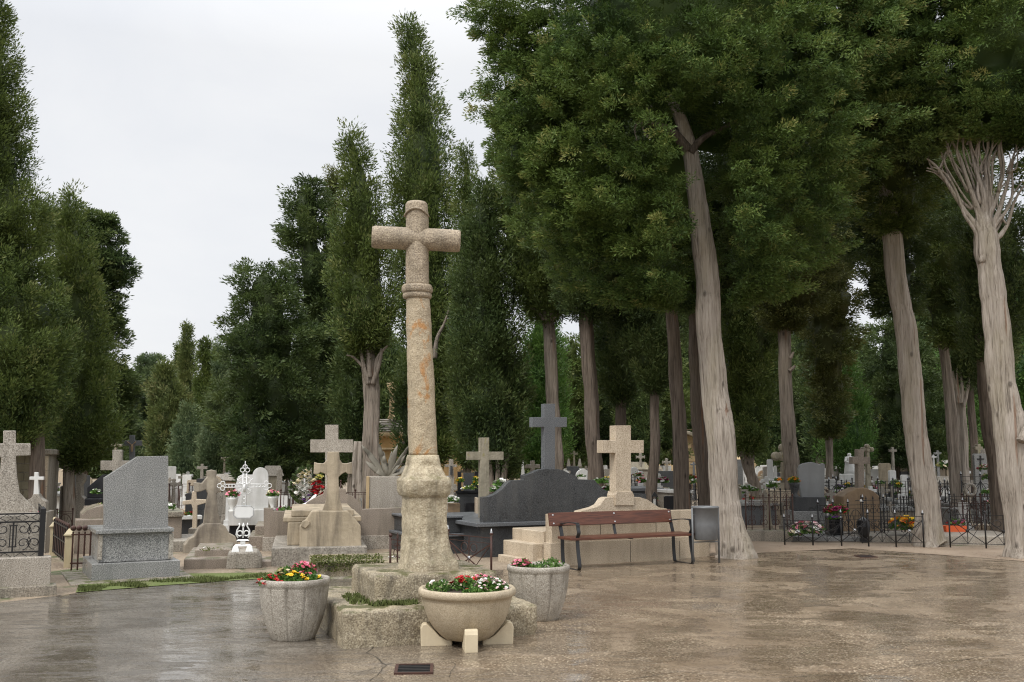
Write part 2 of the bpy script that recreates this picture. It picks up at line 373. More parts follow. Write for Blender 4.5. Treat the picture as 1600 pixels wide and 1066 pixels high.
sc.view_settings.view_transform = 'Standard'; sc.view_settings.look = 'None'; sc.view_settings.gamma = 1; sc.view_settings.exposure = EXPO
sc.cycles.use_denoising = True; sc.cycles.denoising_prefilter = 'NONE'; sc.cycles.filter_width = 1.15; sc.cycles.max_bounces = 5; sc.cycles.diffuse_bounces = 3; sc.cycles.glossy_bounces = 3; sc.cycles.transmission_bounces = 3
sc.cycles.caustics_reflective = False; sc.cycles.caustics_refractive = False

# ------------------------------------------------------------------ ground
def sheet(name, pts, z, m, kind='structure', thick=0):
    mb = MB()
    if thick:
        n = len(pts); vs = [(x, y, z-thick) for x, y in pts] + [(x, y, z) for x, y in pts]
        mb.add(vs, [tuple(range(n-1,-1,-1)), tuple(range(n, 2*n))] + [(i, (i+1)%n, (i+1)%n+n, i+n) for i in range(n)])
    else: mb.add([(x, y, z) for x, y in pts], [tuple(range(len(pts)))])
    o = mb.build(name, m); return tag(o, kind=kind)
sheet('ground', [(-1500,-40),(1500,-40),(1500,2500),(-1500,2500)], 0, 'earth')
def gp(*pp): return [tuple(G(x, y))[:2] for x, y in pp]
pl_edge = gp((-500,965),(0,943),(118,928),(260,916),(420,905),(560,897),(700,893),(862,889),(1000,880),(1110,870),(1200,862),(1330,856),(1450,864),(1600,876),(2100,905))
sheet('plaza_paving', [(-30,-20)] + [(-30, pl_edge[0][1])] + pl_edge + [(30, pl_edge[-1][1]), (30,-20)], .008, 'wet_concrete')
sheet('sand_path', gp((1110,872),(1200,864),(1330,858),(1440,866),(1600,878),(1800,892),(1800,868),(1600,858),(1450,853),(1330,850),(1225,848),(1160,846),(1110,850)), .012, 'sand_path')
sheet('moss_verge', gp((118,927),(260,915.5),(420,904.5),(425,896),(300,897),(200,912),(124,914)), .011, 'verge')
gl = MB(); rg_ = random.Random(17)
for k in range(5200):
    px_ = rg_.uniform(122, 420); yl = 926.5-(px_-118)*.0745; q = G(px_, yl-rg_.random()**1.3*9)
    if mn.noise(q*2.3) < -.08: continue
    h_ = rg_.uniform(.015,.045); a_ = rg_.uniform(0,6.3); gl.add([(q.x-.006*math.cos(a_),q.y-.006*math.sin(a_),.011),(q.x+.006*math.cos(a_),q.y+.006*math.sin(a_),.011),(q.x+rg_.gauss(0,.015),q.y+rg_.gauss(0,.015),.011+h_)],[(0,1,2)])
tag(gl.build('grass', 'moss'), 'short mossy grass strip along the paving edge', 'grass', kind='stuff')
# cracks and a joint in the paving: thin dirt-filled lines
def crack(pts, w):
    P = [G(x, y) for x, y in pts]; q = []
    for a, b in zip(P, P[1:]):
        n = max(2, int((b-a).length/.08))
        for k in range(n): q.append(a.lerp(b, k/n))
    q.append(P[-1])
    for i, v in enumerate(q): q[i] = v + Vector((mn.noise(v*6), mn.noise(v*6+Vector((9,9,9))), 0))*.035
    vs = []; 
    for i, v in enumerate(q):
        t = (q[min(i+1,len(q)-1)] - q[max(i-1,0)]).normalized(); nn = Vector((-t.y, t.x, 0)); ww = w*.55*(.5+.9*abs(mn.noise(v*9)))
        vs += [(v+nn*ww)[:2]+(.013,), (v-nn*ww)[:2]+(.013,)]
    tag(MB().add(vs, [(2*i, 2*i+1, 2*i+3, 2*i+2) for i in range(len(q)-1)]).build('paving_crack', 'crack_dirt'), kind='structure')
crack([(380,1066),(470,1055),(560,1053),(600,1043)], .006)
crack([(600,1043),(590,1058),(577,1066)], .007)
crack([(601,1042),(588,1030),(575,1022),(586,1010),(590,1004)], .009)
crack([(700,1060),(712,1040),(707,1035),(600,1040)], .005)
crack([(890,1068),(1000,1062),(1060,1052),(1200,1062),(1330,1056),(1440,1040),(1600,1022)], .007)
crack([(860,912),(960,905),(1060,900),(1200,888),(1330,880),(1400,878)], .006)
crack([(0,968),(130,958),(260,948),(420,936)], .006)

# ------------------------------------------------------------------ drains
def drain(px, py, w, dpt, nsl, lab):
    c = G(px, py); t = empty('drain_grate', (c.x, c.y, 0), R(4), lab, 'drain grate', 'drain grates set in the paving')
    fr = MB(); fw = .025
    fr.box(-w/2, w/2, -dpt/2, -dpt/2+fw, 0, .022).box(-w/2, w/2, dpt/2-fw, dpt/2, 0, .022).box(-w/2, -w/2+fw, -dpt/2+fw, dpt/2-fw, 0, .022).box(w/2-fw, w/2, -dpt/2+fw, dpt/2-fw, 0, .022)
    fr.build('frame', 'rust_iron', t)
    sl = MB().box(-w/2+fw, w/2-fw, -dpt/2+fw, dpt/2-fw, 0, .0105)
    sl.build('pit', 'pit_shade', t)  # flat black slab painting the shade of the hollow under the bars
    g = MB()
    for i in range(nsl):
        y = -dpt/2+fw+(i+.5)*(dpt-2*fw)/nsl; g.box(-w/2+fw, w/2-fw, y-.008, y+.008, .011, .02)
    g.build('grid', 'frame_iron', t)
drain(647, 1048.5, .29, .33, 5, 'rusty rectangular drain grate in the cracked paving before the bowl planter')
drain(1353, 871, .28, .28, 4, 'small dark drain grate far off in the open paving')
tag(MB().box(-.42, -.16, -.13, .14, 0, .0).build('x', 'soil'), kind='structure') if False else None

# ------------------------------------------------------------------ the tall stone cross on its column
rc = R(20)
base = at(668, 880, 9.67)
X0 = Vector((-.865, 9.70, 0))
mon = empty('cross_column', X0, rc, 'tall weathered stone cross on a column with orange lichen, raised on two worn block steps', 'stone cross')
def loft(sections, n=32, sup=None):
    """sections: (cx, cy, z, rx, ry, squareness)"""
    mb = MB(); vs = []
    for cx, cy, z, rx, ry, e in sections:
        for i in range(n):
            a = 2*PI*i/n; ca, sa = math.cos(a), math.sin(a)
            k = 1/((abs(ca)**e + abs(sa)**e)**(1/e))
            vs.append((cx+rx*k*ca, cy+ry*k*sa, z))
    m_ = len(sections)
    fs = [(k*n+i, k*n+(i+1)%n, (k+1)*n+(i+1)%n, (k+1)*n+i) for k in range(m_-1) for i in range(n)]
    fs += [tuple(range(n-1,-1,-1)), tuple((m_-1)*n+i for i in range(n))]
    mb.add(vs, fs); return mb
def zz(py): return at(665, py, 9.70).z
def hw(wpx, py): return wpx/2*at(665, py, 9.70).xyz.y/F*1.0
def cxl(px, py):   # world x at pixel -> local along the column frame (small lean)
    return (at(px, py, 9.70).x - X0.x)
def sect(px, py, wpx, e):
    dx = cxl(px, py); q = hw(wpx, py)
    q = q/ (math.cos(rc)+math.sin(rc)) * (1.10 if e > 3 else 1.28)
    return (dx*math.cos(rc), -dx*math.sin(rc), zz(py), q, q, e)
def dens(secs, step):
    out = [secs[0]]
    for a, b in zip(secs, secs[1:]):
        n = max(1, int(abs(b[2]-a[2])/step))
        for k in range(1, n+1): out.append(tuple(a[i]+(b[i]-a[i])*k/n for i in range(6)))
    return out
def worn(o, amp, sc1, seed):
    me = o.data
    for v in me.vertices:
        p = v.co*sc1 + Vector((seed, seed*2, 0))
        n = mn.noise(p) + .55*mn.noise(p*2.6) + .3*mn.noise(p*6)
        r = Vector((v.co.x, v.co.y, 0)); 
        if r.length > 1e-4: v.co += r.normalized()*n*amp
    me.polygons.foreach_set('use_smooth', [True]*len(me.polygons)); return o
ped = [sect(669,889,96,7), sect(669,878,92,7), sect(667,868,84,7), sect(665,855,78,8), sect(664,835,71,14), sect(663,800,69,14), sect(663,782,70,14), sect(663,776,71,14), sect(662,774,78,9),
       sect(662,768,83,11), sect(662,758,85,11), sect(662,750,85,10), sect(662,746,79,6), sect(661,744,72,5.5), sect(661,738,66,5), sect(661,728,57,4), sect(661,718,49,3), sect(661,711,45,2.4)]
worn(loft(dens(ped, .012), 72).build('pedestal', 'pedestal_stone', mon), .013, 7.0, 3)
sh = [sect(661,711,44,2.3), sect(660,690,43.5,2.3), sect(658,600,42,2.2), sect(655,520,39.5,2.2), sect(653,468,37,2.2)]
worn(loft(dens(sh, .02), 48).build('shaft', 'old_limestone', mon), .006, 6, 5)
rg = [sect(653,468,38,2), sect(652,466,44,2), sect(652,463,46,2), sect(652,460,45,2), sect(652,458.5,42,2), sect(652,457.5,47,2), sect(652,454,49.5,2), sect(652,449,49,2), sect(652,446,45,2), sect(652,445.5,36,2)]
worn(loft(dens(rg, .006), 48).build('ring_moulding', 'cross_stone', mon), .004, 9, 7)
cx = MB()
hd = [sect(652,446,37,2), sect(652,400,36.5,2), sect(652,355,36,2), sect(651.5,330,36,2), sect(651,320,35,2), sect(651,316.5,30,2)]
cr = worn(loft(dens(hd, .015), 48).build('cross_head', 'cross_stone', mon), .004, 9, 8)
# the arms are drums too: one round bar, slightly drooping to the right
z1, z2 = zz(373), zz(375); r_ = hw(36, 373)
la, ra = at(582, 373, 9.70).x - X0.x, at(719, 375, 9.70).x - X0.x
def arm(a, za, b, zb):
    pts = []; rs = []
    L = abs(b-a); n = int(L/.015)
    for k in range(n+1):
        t = k/n; x = a+(b-a)*t
        pts.append((x, 0, za+(zb-za)*t)); e = min(t, 1-t)*L
        rs.append(r_*(.90 if e < .001 else .97 if e < .016 else 1.0))
    return pts, rs
pts, rs = arm(la, z1+.005, ra, z2-.005)
ar = MB().tube(pts, rs, 40, M=Matrix.Rotation(-rc+R(6), 4, 'Z')).build('cross_arm', 'cross_stone', mon, smooth=True)
for v in ar.data.vertices:
    q = v.co*9; n = mn.noise(q)+.5*mn.noise(q*2.5); v.co.z += n*.004; v.co.y += n*.004
# carved scroll near the top of the head
zc = zz(334); lip = MB()
pp = [(math.cos(a)*.118 + cxl(651,334), math.sin(a)*.122, zc + .028*math.cos(2*(a+PI/2)) ) for a in [(-PI*1.0) + PI*k/24 for k in range(25)]]
lip.tube(pp, .011, 8, M=Matrix.Rotation(-rc, 4, 'Z')).build('carved_scroll', 'cross_stone', mon, smooth=True)
# block steps
z_lo, z_up = .31, .555
def worn_block(name, x0, x1, y0, y1, z0, z1, m, parent, seed, amp=.022, M=None):
    mb = MB(); nx, ny, nz = [max(3, int(l/.035)) for l in (x1-x0, y1-y0, z1-z0)]
    bm = bmesh.new(); bmesh.ops.create_cube(bm, size=1)
    me = bpy.data.meshes.new(name)
    # grid cube
    vs = {}; fs = []
    def V(i, j, k):
        if (i,j,k) not in vs: vs[(i,j,k)] = len(vs)
        return vs[(i,j,k)]
    for i in range(nx):
        for j in range(ny):
            fs.append((V(i,j,0),V(i,j+1,0),V(i+1,j+1,0),V(i+1,j,0))); fs.append((V(i,j,nz),V(i+1,j,nz),V(i+1,j+1,nz),V(i,j+1,nz)))
    for i in range(nx):
        for k in range(nz):
            fs.append((V(i,0,k),V(i+1,0,k),V(i+1,0,k+1),V(i,0,k+1))); fs.append((V(i,ny,k),V(i,ny,k+1),V(i+1,ny,k+1),V(i+1,ny,k)))
    for j in range(ny):
        for k in range(nz):
            fs.append((V(0,j,k),V(0,j,k+1),V(0,j+1,k+1),V(0,j+1,k))); fs.append((V(nx,j,k),V(nx,j+1,k),V(nx,j+1,k+1),V(nx,j,k+1)))
    bm.free(); co = []
    c = Vector(((x0+x1)/2, (y0+y1)/2, (z0+z1)/2)); h = Vector((x1-x0, y1-y0, z1-z0))/2; rr = .03
    for (i,j,k) in vs:
        p = Vector((x0+(x1-x0)*i/nx, y0+(y1-y0)*j/ny, z0+(z1-z0)*k/nz))
        q = p - c; e = Vector([max(0, abs(q[a])-(h[a]-rr))*(1 if q[a]>0 else -1) for a in range(3)])
        if k == 0 : e.z = 0
        inner = q - e
        if e.length > 1e-6: q = inner + e.normalized()*min(e.length, rr)
        s_ = (q+c)*4.5 + Vector((seed, seed*1.3, seed*.7))
        n = mn.noise(s_)+.6*mn.noise(s_*2.4)+.4*mn.noise(s_*5.5)+.25*mn.noise(s_*11)
        d_ = Vector((q.x/h.x, q.y/h.y, q.z/h.z)); d_ = Vector([a**5 if a > 0 else -(-a)**5 for a in d_]); d_ = d_.normalized() if d_.length > 1e-6 else Vector((0,0,1))
        q += d_*n*amp*(.35 if k == nz else 1)
        if k == 0: q.z = -h.z
        co.append((M @ (q+c)) if M else (q+c))
    me.from_pydata([tuple(x) for x in co], [], fs); me.update(); me.materials.append(MAT[m])
    me.polygons.foreach_set('use_smooth', [True]*len(me.polygons))
    o = bpy.data.objects.new(name, me); col.objects.link(o); o.parent = parent; return o
worn_block('lower_step', -.90, .02, -.88, .88, -.05, z_lo, 'base_stone', mon, 1, .019)
worn_block('lower_step', .035, .88, -.80, .86, -.05, z_lo-.03, 'base_stone', mon, 4, .035)
worn_block('upper_step', -.56, .60, -.52, .56, z_lo-.035, z_up, 'base_stone', mon, 9, .018)
mm = MB()
rs_ = random.Random(3)
for k in range(620):
    t = rs_.random()
    x = -.60 - .16*rs_.random()**1.5 if t < .4 else -.62+rs_.random()*.42
    y = (-.50+rs_.random()*.6) if t < .4 else -.55-.13*rs_.random()**1.5
    z = z_lo+.0; h_ = .02+.035*rs_.random(); a = rs_.random()*6.3
    mm.add([(x-.012*math.cos(a), y-.012*math.sin(a), z), (x+.012*math.cos(a), y+.012*math.sin(a), z), (x+rs_.gauss(0,.015), y+rs_.gauss(0,.015), z+h_)], [(0,1,2)])
mm.build('moss_tuft', 'moss', mon)

# ------------------------------------------------------------------ plants and flowers
def leafmesh(name, centers, L, W, m, parent, up=.6, seed=0, curl=0):
    """many small kite leaves at centers (N,3)"""
    r = np.random.default_rng(seed); n = len(centers)
    ax = r.normal(size=(n,3)); ax[:,2] = np.abs(ax[:,2])*.8+up; ax /= np.linalg.norm(ax,axis=1)[:,None]
    w_ = np.cross(ax, r.normal(size=(n,3))); w_ /= np.linalg.norm(w_,axis=1)[:,None]
    l = L*r.uniform(.7,1.3,(n,1)); ww = W*r.uniform(.7,1.3,(n,1))
    return quads(name, centers, centers+ax*l*.5+w_*ww*.5, centers+ax*l, centers+ax*l*.5-w_*ww*.5, r.uniform(.1,1,n), m, parent)
def quads(name, a, b, c, d_, tone, m, parent, extra=None):
    n = len(a); V_ = np.empty((n,4,3), np.float32); V_[:,0]=a; V_[:,1]=b; V_[:,2]=c; V_[:,3]=d_
    nv = n*4; V_ = V_.reshape(-1,3); T_ = np.repeat(tone, 4).astype(np.float32)
    loops = np.arange(nv, dtype=np.int32); starts = np.arange(0, nv, 4, dtype=np.int32)
    if extra is not None:
        ev, ef, et = extra
        loops = np.concatenate([loops, (ef+nv).ravel().astype(np.int32)]); starts = np.concatenate([starts, nv+np.arange(0, ef.size, 4, dtype=np.int32)])
        V_ = np.concatenate([V_, ev.astype(np.float32)]); T_ = np.concatenate([T_, np.full(len(ev), et, np.float32)])
    me = bpy.data.meshes.new(name); me.vertices.add(len(V_)); me.vertices.foreach_set('co', V_.ravel())
    me.loops.add(len(loops)); me.loops.foreach_set('vertex_index', loops)
    me.polygons.add(len(starts)); me.polygons.foreach_set('loop_start', starts)
    me.update(calc_edges=True)
    at_ = me.attributes.new('tone', 'FLOAT', 'POINT'); at_.data.foreach_set('value', T_)
    me.materials.append(MAT[m]); o = bpy.data.objects.new(name, me); col.objects.link(o); o.parent = parent
    return o
def bloom(mb, c, r, rnd, rings=2, np_=7):
    tilt = Matrix.Translation(c) @ Matrix.Rotation(rnd.uniform(-.6,.6), 4, 'X') @ Matrix.Rotation(rnd.uniform(-.6,.6), 4, 'Y')
    for k in range(rings):
        rr = r*(1-.38*k); el = .25+.55*k
        for i in range(np_):
            a = 2*PI*(i+.5*k)/np_+rnd.uniform(-.1,.1); ca, sa = math.cos(a), math.sin(a); pw = rr*.42
            mb.add([(0,0,.15*r), (ca*rr*.6-sa*pw, sa*rr*.6+ca*pw, el*rr*.6), (ca*rr, sa*rr, el*rr), (ca*rr*.6+sa*pw, sa*rr*.6-ca*pw, el*rr*.6)], [(0,1,2,3)], tilt)
    mb.ball((0,0,.28*r), r*.25, 5, tilt)
def blobs(mb, c, r, n, rb, rnd, dome=.7):
    for i in range(n):
        a = rnd.uniform(0, 2*PI); q = math.sqrt(rnd.random()); x, y = q*r*math.cos(a), q*r*math.sin(a)
        z = dome*r*math.sqrt(max(0, 1-q*q))+rnd.uniform(-.25,.15)*rb
        bloom(mb, (c[0]+x, c[1]+y, c[2]+z), rb*rnd.uniform(.8,1.2), rnd)
def clump(loc, r, colours, n, rb, label, cat='flowers', name='flower_clump', group=None, leaf=True, seed=0, dome=.7, leafm='leaf_plant', h=0, rz=0):
    """a plant or bunch: leaves plus blossoms, one mesh for each colour"""
    rnd = random.Random(seed+hash_(label)); t = empty(name, loc, rz, label, cat, group)
    if leaf:
        k = 300+n*6 if name == 'flowering_plant' else int(n*7)+20; r_ = np.random.default_rng(seed+5); v_ = r_.normal(size=(k,3)); v_ /= np.linalg.norm(v_,axis=1)[:,None]; v_[:,2] = np.abs(v_[:,2])*dome
        leafmesh('leaves', v_*r*r_.uniform(.5,1.0,(k,1))*.95+np.array([0,0,h]), max(rb*1.4, .03), max(rb*.8, .018), leafm, t, .3, seed)
    for ci, cc in enumerate(colours):
        mb = MB()
        cc_, frac = cc if isinstance(cc, tuple) else (cc, 1/len(colours))
        if len(colours) > 1 and not isinstance(cc, tuple):
            for i in range(max(1, int(n/len(colours)))):
                a = rnd.uniform(0,2*PI); q = math.sqrt(rnd.random()); bloom(mb, (q*r*math.cos(a), q*r*math.sin(a), h+dome*r*math.sqrt(max(0,1-q*q))), rb*rnd.uniform(.8,1.2), rnd)
        else: blobs(mb, (0,0,h), r, max(1,int(n*frac)), rb, rnd, dome)
        mb.build('blossoms', 'petal_'+cc_, t)
    return t
def hash_(s): return sum(ord(c)*(i+1) for i, c in enumerate(s)) % 9973

# ------------------------------------------------------------------ the three concrete planters
def tulip_planter(px, d, rz, label):
    x = at(px, 715, d).x; t = empty('planter', (x, d, 0), rz, label, 'planter', 'concrete planters round the cross')
    H = .535; prof = [(.165,0),(.18,.0),(.195,.02),(.225,.09),(.258,.18),(.283,.28),(.298,.38),(.304,.46),(.306,.475),(.314,.485),(.316,.51),(.313,.53),(.305,H),(.285,H),(.276,.52),(.27,.48),(.01,.475)]
    def rm(a, z):
        if z > .47 or z < .001: return 1
        g = abs(math.cos(6*a)); return 1 + .022*(1-g**.5*1.0) - .014*(1 if g < .10 else 0)
    # ribs: panels bulge between 12 fine grooves
    o = MB().lathe(prof, 144, rmod=lambda a, z: 1 if (z > .47 or z < .001) else 1-.045*max(0, 1-abs(math.sin(6*a))*5), cap=True).build('pot', 'planter_concrete', t, smooth='auto')
    MB().lathe([(.268,.44),(.268,.486),(.2,.495),(.01,.50)], 32).build('soil', 'soil', t, smooth=True)
    return t, x
p1, px1 = tulip_planter(465, 9.08, 0, 'ribbed round concrete planter with red and yellow flowers, beside the cross steps')
p2, px2 = tulip_planter(841, 10.15, .4, 'ribbed round concrete planter with pink flowers and green leaves, standing before the bench')
bx = at(731, 715, 8.80).x; bw = empty('bowl_planter', (bx, 8.80, 0), 0, 'wide smooth concrete bowl planter standing on cream corner blocks', 'planter', 'concrete planters round the cross')
prof = [(.15,.055),(.19,.06),(.235,.095),(.29,.155),(.335,.225),(.365,.30),(.385,.385),(.39,.415),(.405,.42),(.418,.432),(.422,.455),(.418,.478),(.405,.49),(.385,.488),(.37,.47),(.36,.44),(.01,.43)]
MB().lathe(prof, 72).build('bowl', 'bowl_concrete', bw, smooth='auto')
MB().lathe([(.362,.40),(.362,.447),(.2,.46),(.01,.465)], 32).build('soil', 'soil', bw, smooth=True)
for a in (-82, 8, 98, 188):
    M = Matrix.Rotation(R(a), 4, 'Z')
    MB().prism([(.13,.0),(.395,.0),(.40,.15),(.385,.188),(.35,.195),(.29,.14),(.235,.085),(.18,.055),(.13,.052)], -.055, .055, M).build('foot', 'cream_block', bw, bevel=.01)
grp = 'flowers growing in the planters'
def pf(cx, cy, z, r, cols, n, rb, lab, seed, **k): return clump((cx, cy, z), r, cols, n, rb, lab, 'flowers', 'flowering_plant', grp, seed=seed, **k)
y1 = 9.08
pf(px1-.17, y1-.11, .48, .13, ['red'], 30, .026, 'deep red chrysanthemums at the edge of the ribbed planter', 1)
pf(px1-.10, y1+.06, .52, .085, ['cream'], 16, .03, 'cream white chrysanthemum behind the red ones in the ribbed planter', 2, dome=1.0)
pf(px1+.06, y1+.08, .54, .12, ['rose','pink'], 40, .022, 'dusky rose chrysanthemums standing tallest in the ribbed planter', 3, dome=1.0)
pf(px1+.02, y1-.10, .50, .10, ['yellow'], 20, .024, 'bright yellow chrysanthemums in the middle of the ribbed planter', 4, dome=.9)
pf(px1+.18, y1-.04, .48, .09, ['yellow'], 12, .024, 'sparser yellow chrysanthemums near the bare rim of the ribbed planter', 5, dome=.9)
pf(bx-.24, 8.76, .45, .13, ['white'], 3, .022, 'dark green leafy plant with few white flowers in the bowl planter', 6, leafm='leaf_fresh', dome=.8)
pf(bx-.02, 8.84, .46, .15, ['red'], 34, .022, 'crimson chrysanthemums amid leaves in the bowl planter', 7, dome=.75)
pf(bx+.06, 8.62, .45, .10, ['red'], 3, .018, 'low green leaves at the rim below the crimson flowers of the bowl', 14, dome=.55)
pf(bx+.20, 8.80, .45, .17, ['blush','white'], 110, .017, 'pinkish white small daisies filling one side of the bowl planter', 8, dome=.65)
pf(bx+.12, 8.95, .46, .13, ['pink', 'blush'], 60, .017, 'pale pink daisies behind the white ones in the bowl planter', 9, dome=.9)
pf(px2-.17, 10.13, .50, .11, ['pink'], 45, .022, 'mauve pink flowers at the edge of the planter before the bench', 10, dome=.8)
pf(px2-.03, 10.05, .48, .14, ['pink'], 2, .018, 'low green leafy plant in the middle of the planter before the bench', 11, dome=.5, leafm='leaf_fresh')
pf(px2+.12, 10.15, .49, .17, ['pink'], 1, .018, 'bushy fresh green plant filling the side of the planter nearest the bench', 12, dome=.65, leafm='leaf_fresh')

# fallen needles, twigs and grit round the trunks and over the paving
nd = MB(); rn = random.Random(31)
def needle(x, y, s):
    a_ = rn.uniform(0, 6.3); l_ = s*rn.uniform(.5, 1.4); w_ = s*.16; ca, sa = math.cos(a_)*l_, math.sin(a_)*l_; z_ = .0135+rn.random()*.004
    nd.add([(x-sa*w_/l_, y+ca*w_/l_, z_), (x+ca, y+sa, z_+.003), (x+sa*w_/l_, y-ca*w_/l_, z_)], [(0,1,2)])
for px_, py_, n_, sp in ((1150,870,900,.75),(1452,852,700,.7),(1600,872,700,.7),(1250,858,300,1.6),(870,884,250,1.2),(1000,885,200,1.5)):
    q = G(px_, py_)
    for k_ in range(n_):
        r_ = abs(rn.gauss(0, sp)); t_ = rn.uniform(0, 6.3); needle(q.x+r_*math.cos(t_)*1.3, q.y+r_*math.sin(t_)*.8, .035)
for k_ in range(1500):
    q = G(rn.uniform(0, 1600), rn.uniform(885, 1066)); needle(q.x, q.y, .022)
tag(nd.build('needle_litter', 'litter'), 'brown fallen needles and twig bits scattered on the wet paving', 'litter', kind='stuff')
# ------------------------------------------------------------------ bench
bp = G(900, 893); bp2 = G(1088, 882); ba = math.atan2(bp2.y-bp.y, bp2.x-bp.x); BL = (bp2-bp).length
bn = empty('park_bench', bp, ba, 'park bench with brown wooden seat and backrest planks on curved black iron legs', 'bench')
def strip(mb, path, wd, th, x):
    """flat iron bar bent in the y-z plane"""
    n = len(path); vs = []
    for i, (y, z) in enumerate(path):
        a = path[max(0,i-1)]; b = path[min(n-1,i+1)]; ty, tz = b[0]-a[0], b[1]-a[1]; l = math.hypot(ty, tz) or 1
        ny, nz = -tz/l*th/2, ty/l*th/2
        vs += [(x-wd/2,y+ny,z+nz),(x+wd/2,y+ny,z+nz),(x+wd/2,y-ny,z-nz),(x-wd/2,y-ny,z-nz)]
    fs = [(4*i+k, 4*i+(k+1)%4, 4*i+4+(k+1)%4, 4*i+4+k) for i in range(n-1) for k in range(4)] + [(3,2,1,0), tuple(4*(n-1)+k for k in range(4))]
    mb.add(vs, fs)
def spl(P, n=6):
    out = []
    for i in range(len(P)-1):
        p0, p1, p2, p3 = P[max(0,i-1)], P[i], P[i+1], P[min(len(P)-1,i+2)]
        for k in range(n):
            t = k/n; out.append(tuple(.5*((2*p1[j])+(-p0[j]+p2[j])*t+(2*p0[j]-5*p1[j]+4*p2[j]-p3[j])*t*t+(-p0[j]+3*p1[j]-3*p2[j]+p3[j])*t**3) for j in range(len(p1))))
    out.append(tuple(P[-1])); return out
for x in (.06, BL-.06):
    mb = MB(); strip(mb, spl([(.60,.80),(.56,.62),(.50,.44),(.49,.25),(.47,.06),(.44,.015),(.30,.01),(.06,.01),(.01,.03),(.0,.09),(.04,.28),(.055,.42),(.05,.47),(.015,.53),(.035,.60),(.045,.65),(.10,.665),(.30,.66),(.535,.63)], 5), .055, .012, x)
    mb.build('leg_frame', 'frame_iron', bn)
mb = MB(); strip(mb, spl([(.60,.79),(.56,.62),(.50,.445),(.40,.425),(.06,.415)], 5), .045, .01, BL/2-.06); mb.build('centre_bracket', 'frame_iron', bn)
MB().box(-.05, BL+.03, .03, .44, .425, .462).build('seat', 'bench_wood', bn, bevel=.006)
Mb = Matrix.Translation((0,.515,.585)) @ Matrix.Rotation(R(-13), 4, 'X')
MB().box(-.13, BL-.06, -.002, .034, .02, .215, Mb).build('backrest', 'bench_wood', bn, bevel=.006)
for x in (.0-.07, BL/2-.06, BL-.10):
    for z in (.055, .18): MB().tube([Mb@Vector((x,-.012,z)), Mb@Vector((x,-.002,z))], .012, 8).build('bolt', 'bolt_steel', bn)

# ------------------------------------------------------------------ litter bin
x = at(1100, 715, 15.35).x
bi = empty('litter_bin', (x, 15.35, 0), R(20), 'blue grey steel litter bin hung between two posts beside the bench', 'litter bin')
MB().lathe([(.165,.36),(.175,.37),(.188,.60),(.20,.83),(.21,.835),(.213,.85),(.207,.862),(.198,.862),(.192,.84),(.17,.50),(.16,.38),(.01,.375)], 40).build('bucket', 'bin_steel', bi, smooth='auto')
for sgn in (-1, 1):
    MB().tube([(sgn*.225,0,.0),(sgn*.225,0,.84)], .016, 10).build('post', 'bin_steel', bi, smooth=True)
MB().bar((-.225,0,.33),(.225,0,.33),.018).build('crossbar', 'bin_steel', bi)
MB().bar((-.225,0,.74),(-.19,0,.74),.02).build('pivot', 'bin_steel', bi); MB().bar((.225,0,.74),(.19,0,.74),.02).build('pivot', 'bin_steel', bi)

# ------------------------------------------------------------------ monuments: profiles measured on a standing plane, given their thickness
class Mon:
    def __init__(s, name, label, px0, d, rot=A27, cat='grave', group=None, z=0):
        p = at(px0, 715, d); s.o = Vector((p.x, d, 0)); s.rot = rot; s.c, s.s = math.cos(rot), math.sin(rot)
        s.root = empty(name, (p.x, d, z), rot, label, cat, group); s.z0 = z
    def pl(s, px, py, off=0):
        r = ray(px, py); O = s.o + Vector((-s.s, s.c, 0))*off; n = Vector((-s.s, s.c, 0))
        t = (O - Vector((0,0,CH))).dot(n)/r.dot(n); q = Vector((0,0,CH)) + r*t
        return ((q-s.o).dot(Vector((s.c, s.s, 0))), q.z - s.z0)
    def poly(s, name, pts, off, th, m, bevel=.008, parent=None, g=False):
        P = [s.pl(x, y, off) for x, y in pts]
        if g:   # lowest points go to the ground
            lo = min(z for _, z in P); P = [(x, -.02-s.z0 if z < lo+.03 else z) for x, z in P]
        return MB().prism(P, off, off+th).build(name, m, parent or s.root, bevel=bevel)
    def blk(s, name, x0, x1, y0, y1, off, th, m, bevel=.01, g=True, parent=None):
        ym = (y0+y1)/2; a = s.pl(x0, ym, off)[0]; b = s.pl(x1, ym, off)[0]; xm = (x0+x1)/2
        zt = s.pl(xm, y0, off)[1]; zb = -.02 if g else s.pl(xm, y1, off)[1]
        return MB().box(a, b, off, off+th, zb, zt).build(name, m, parent or s.root, bevel=bevel)
    def cross(s, name, xc, yt, yb, w, ax0, ax1, ay0, ay1, off, th, m, bevel=.01, base_w=None, parent=None):
        bw_ = (base_w or w)/2; w2 = w/2
        return s.poly(name, [(xc-bw_,yb),(xc-w2,ay1),(ax0,ay1),(ax0,ay0),(xc-w2,ay0),(xc-w2,yt),(xc+w2,yt),(xc+w2,ay0),(ax1,ay0),(ax1,ay1),(xc+w2,ay1),(xc+bw_,yb)], off, th, m, bevel, parent)

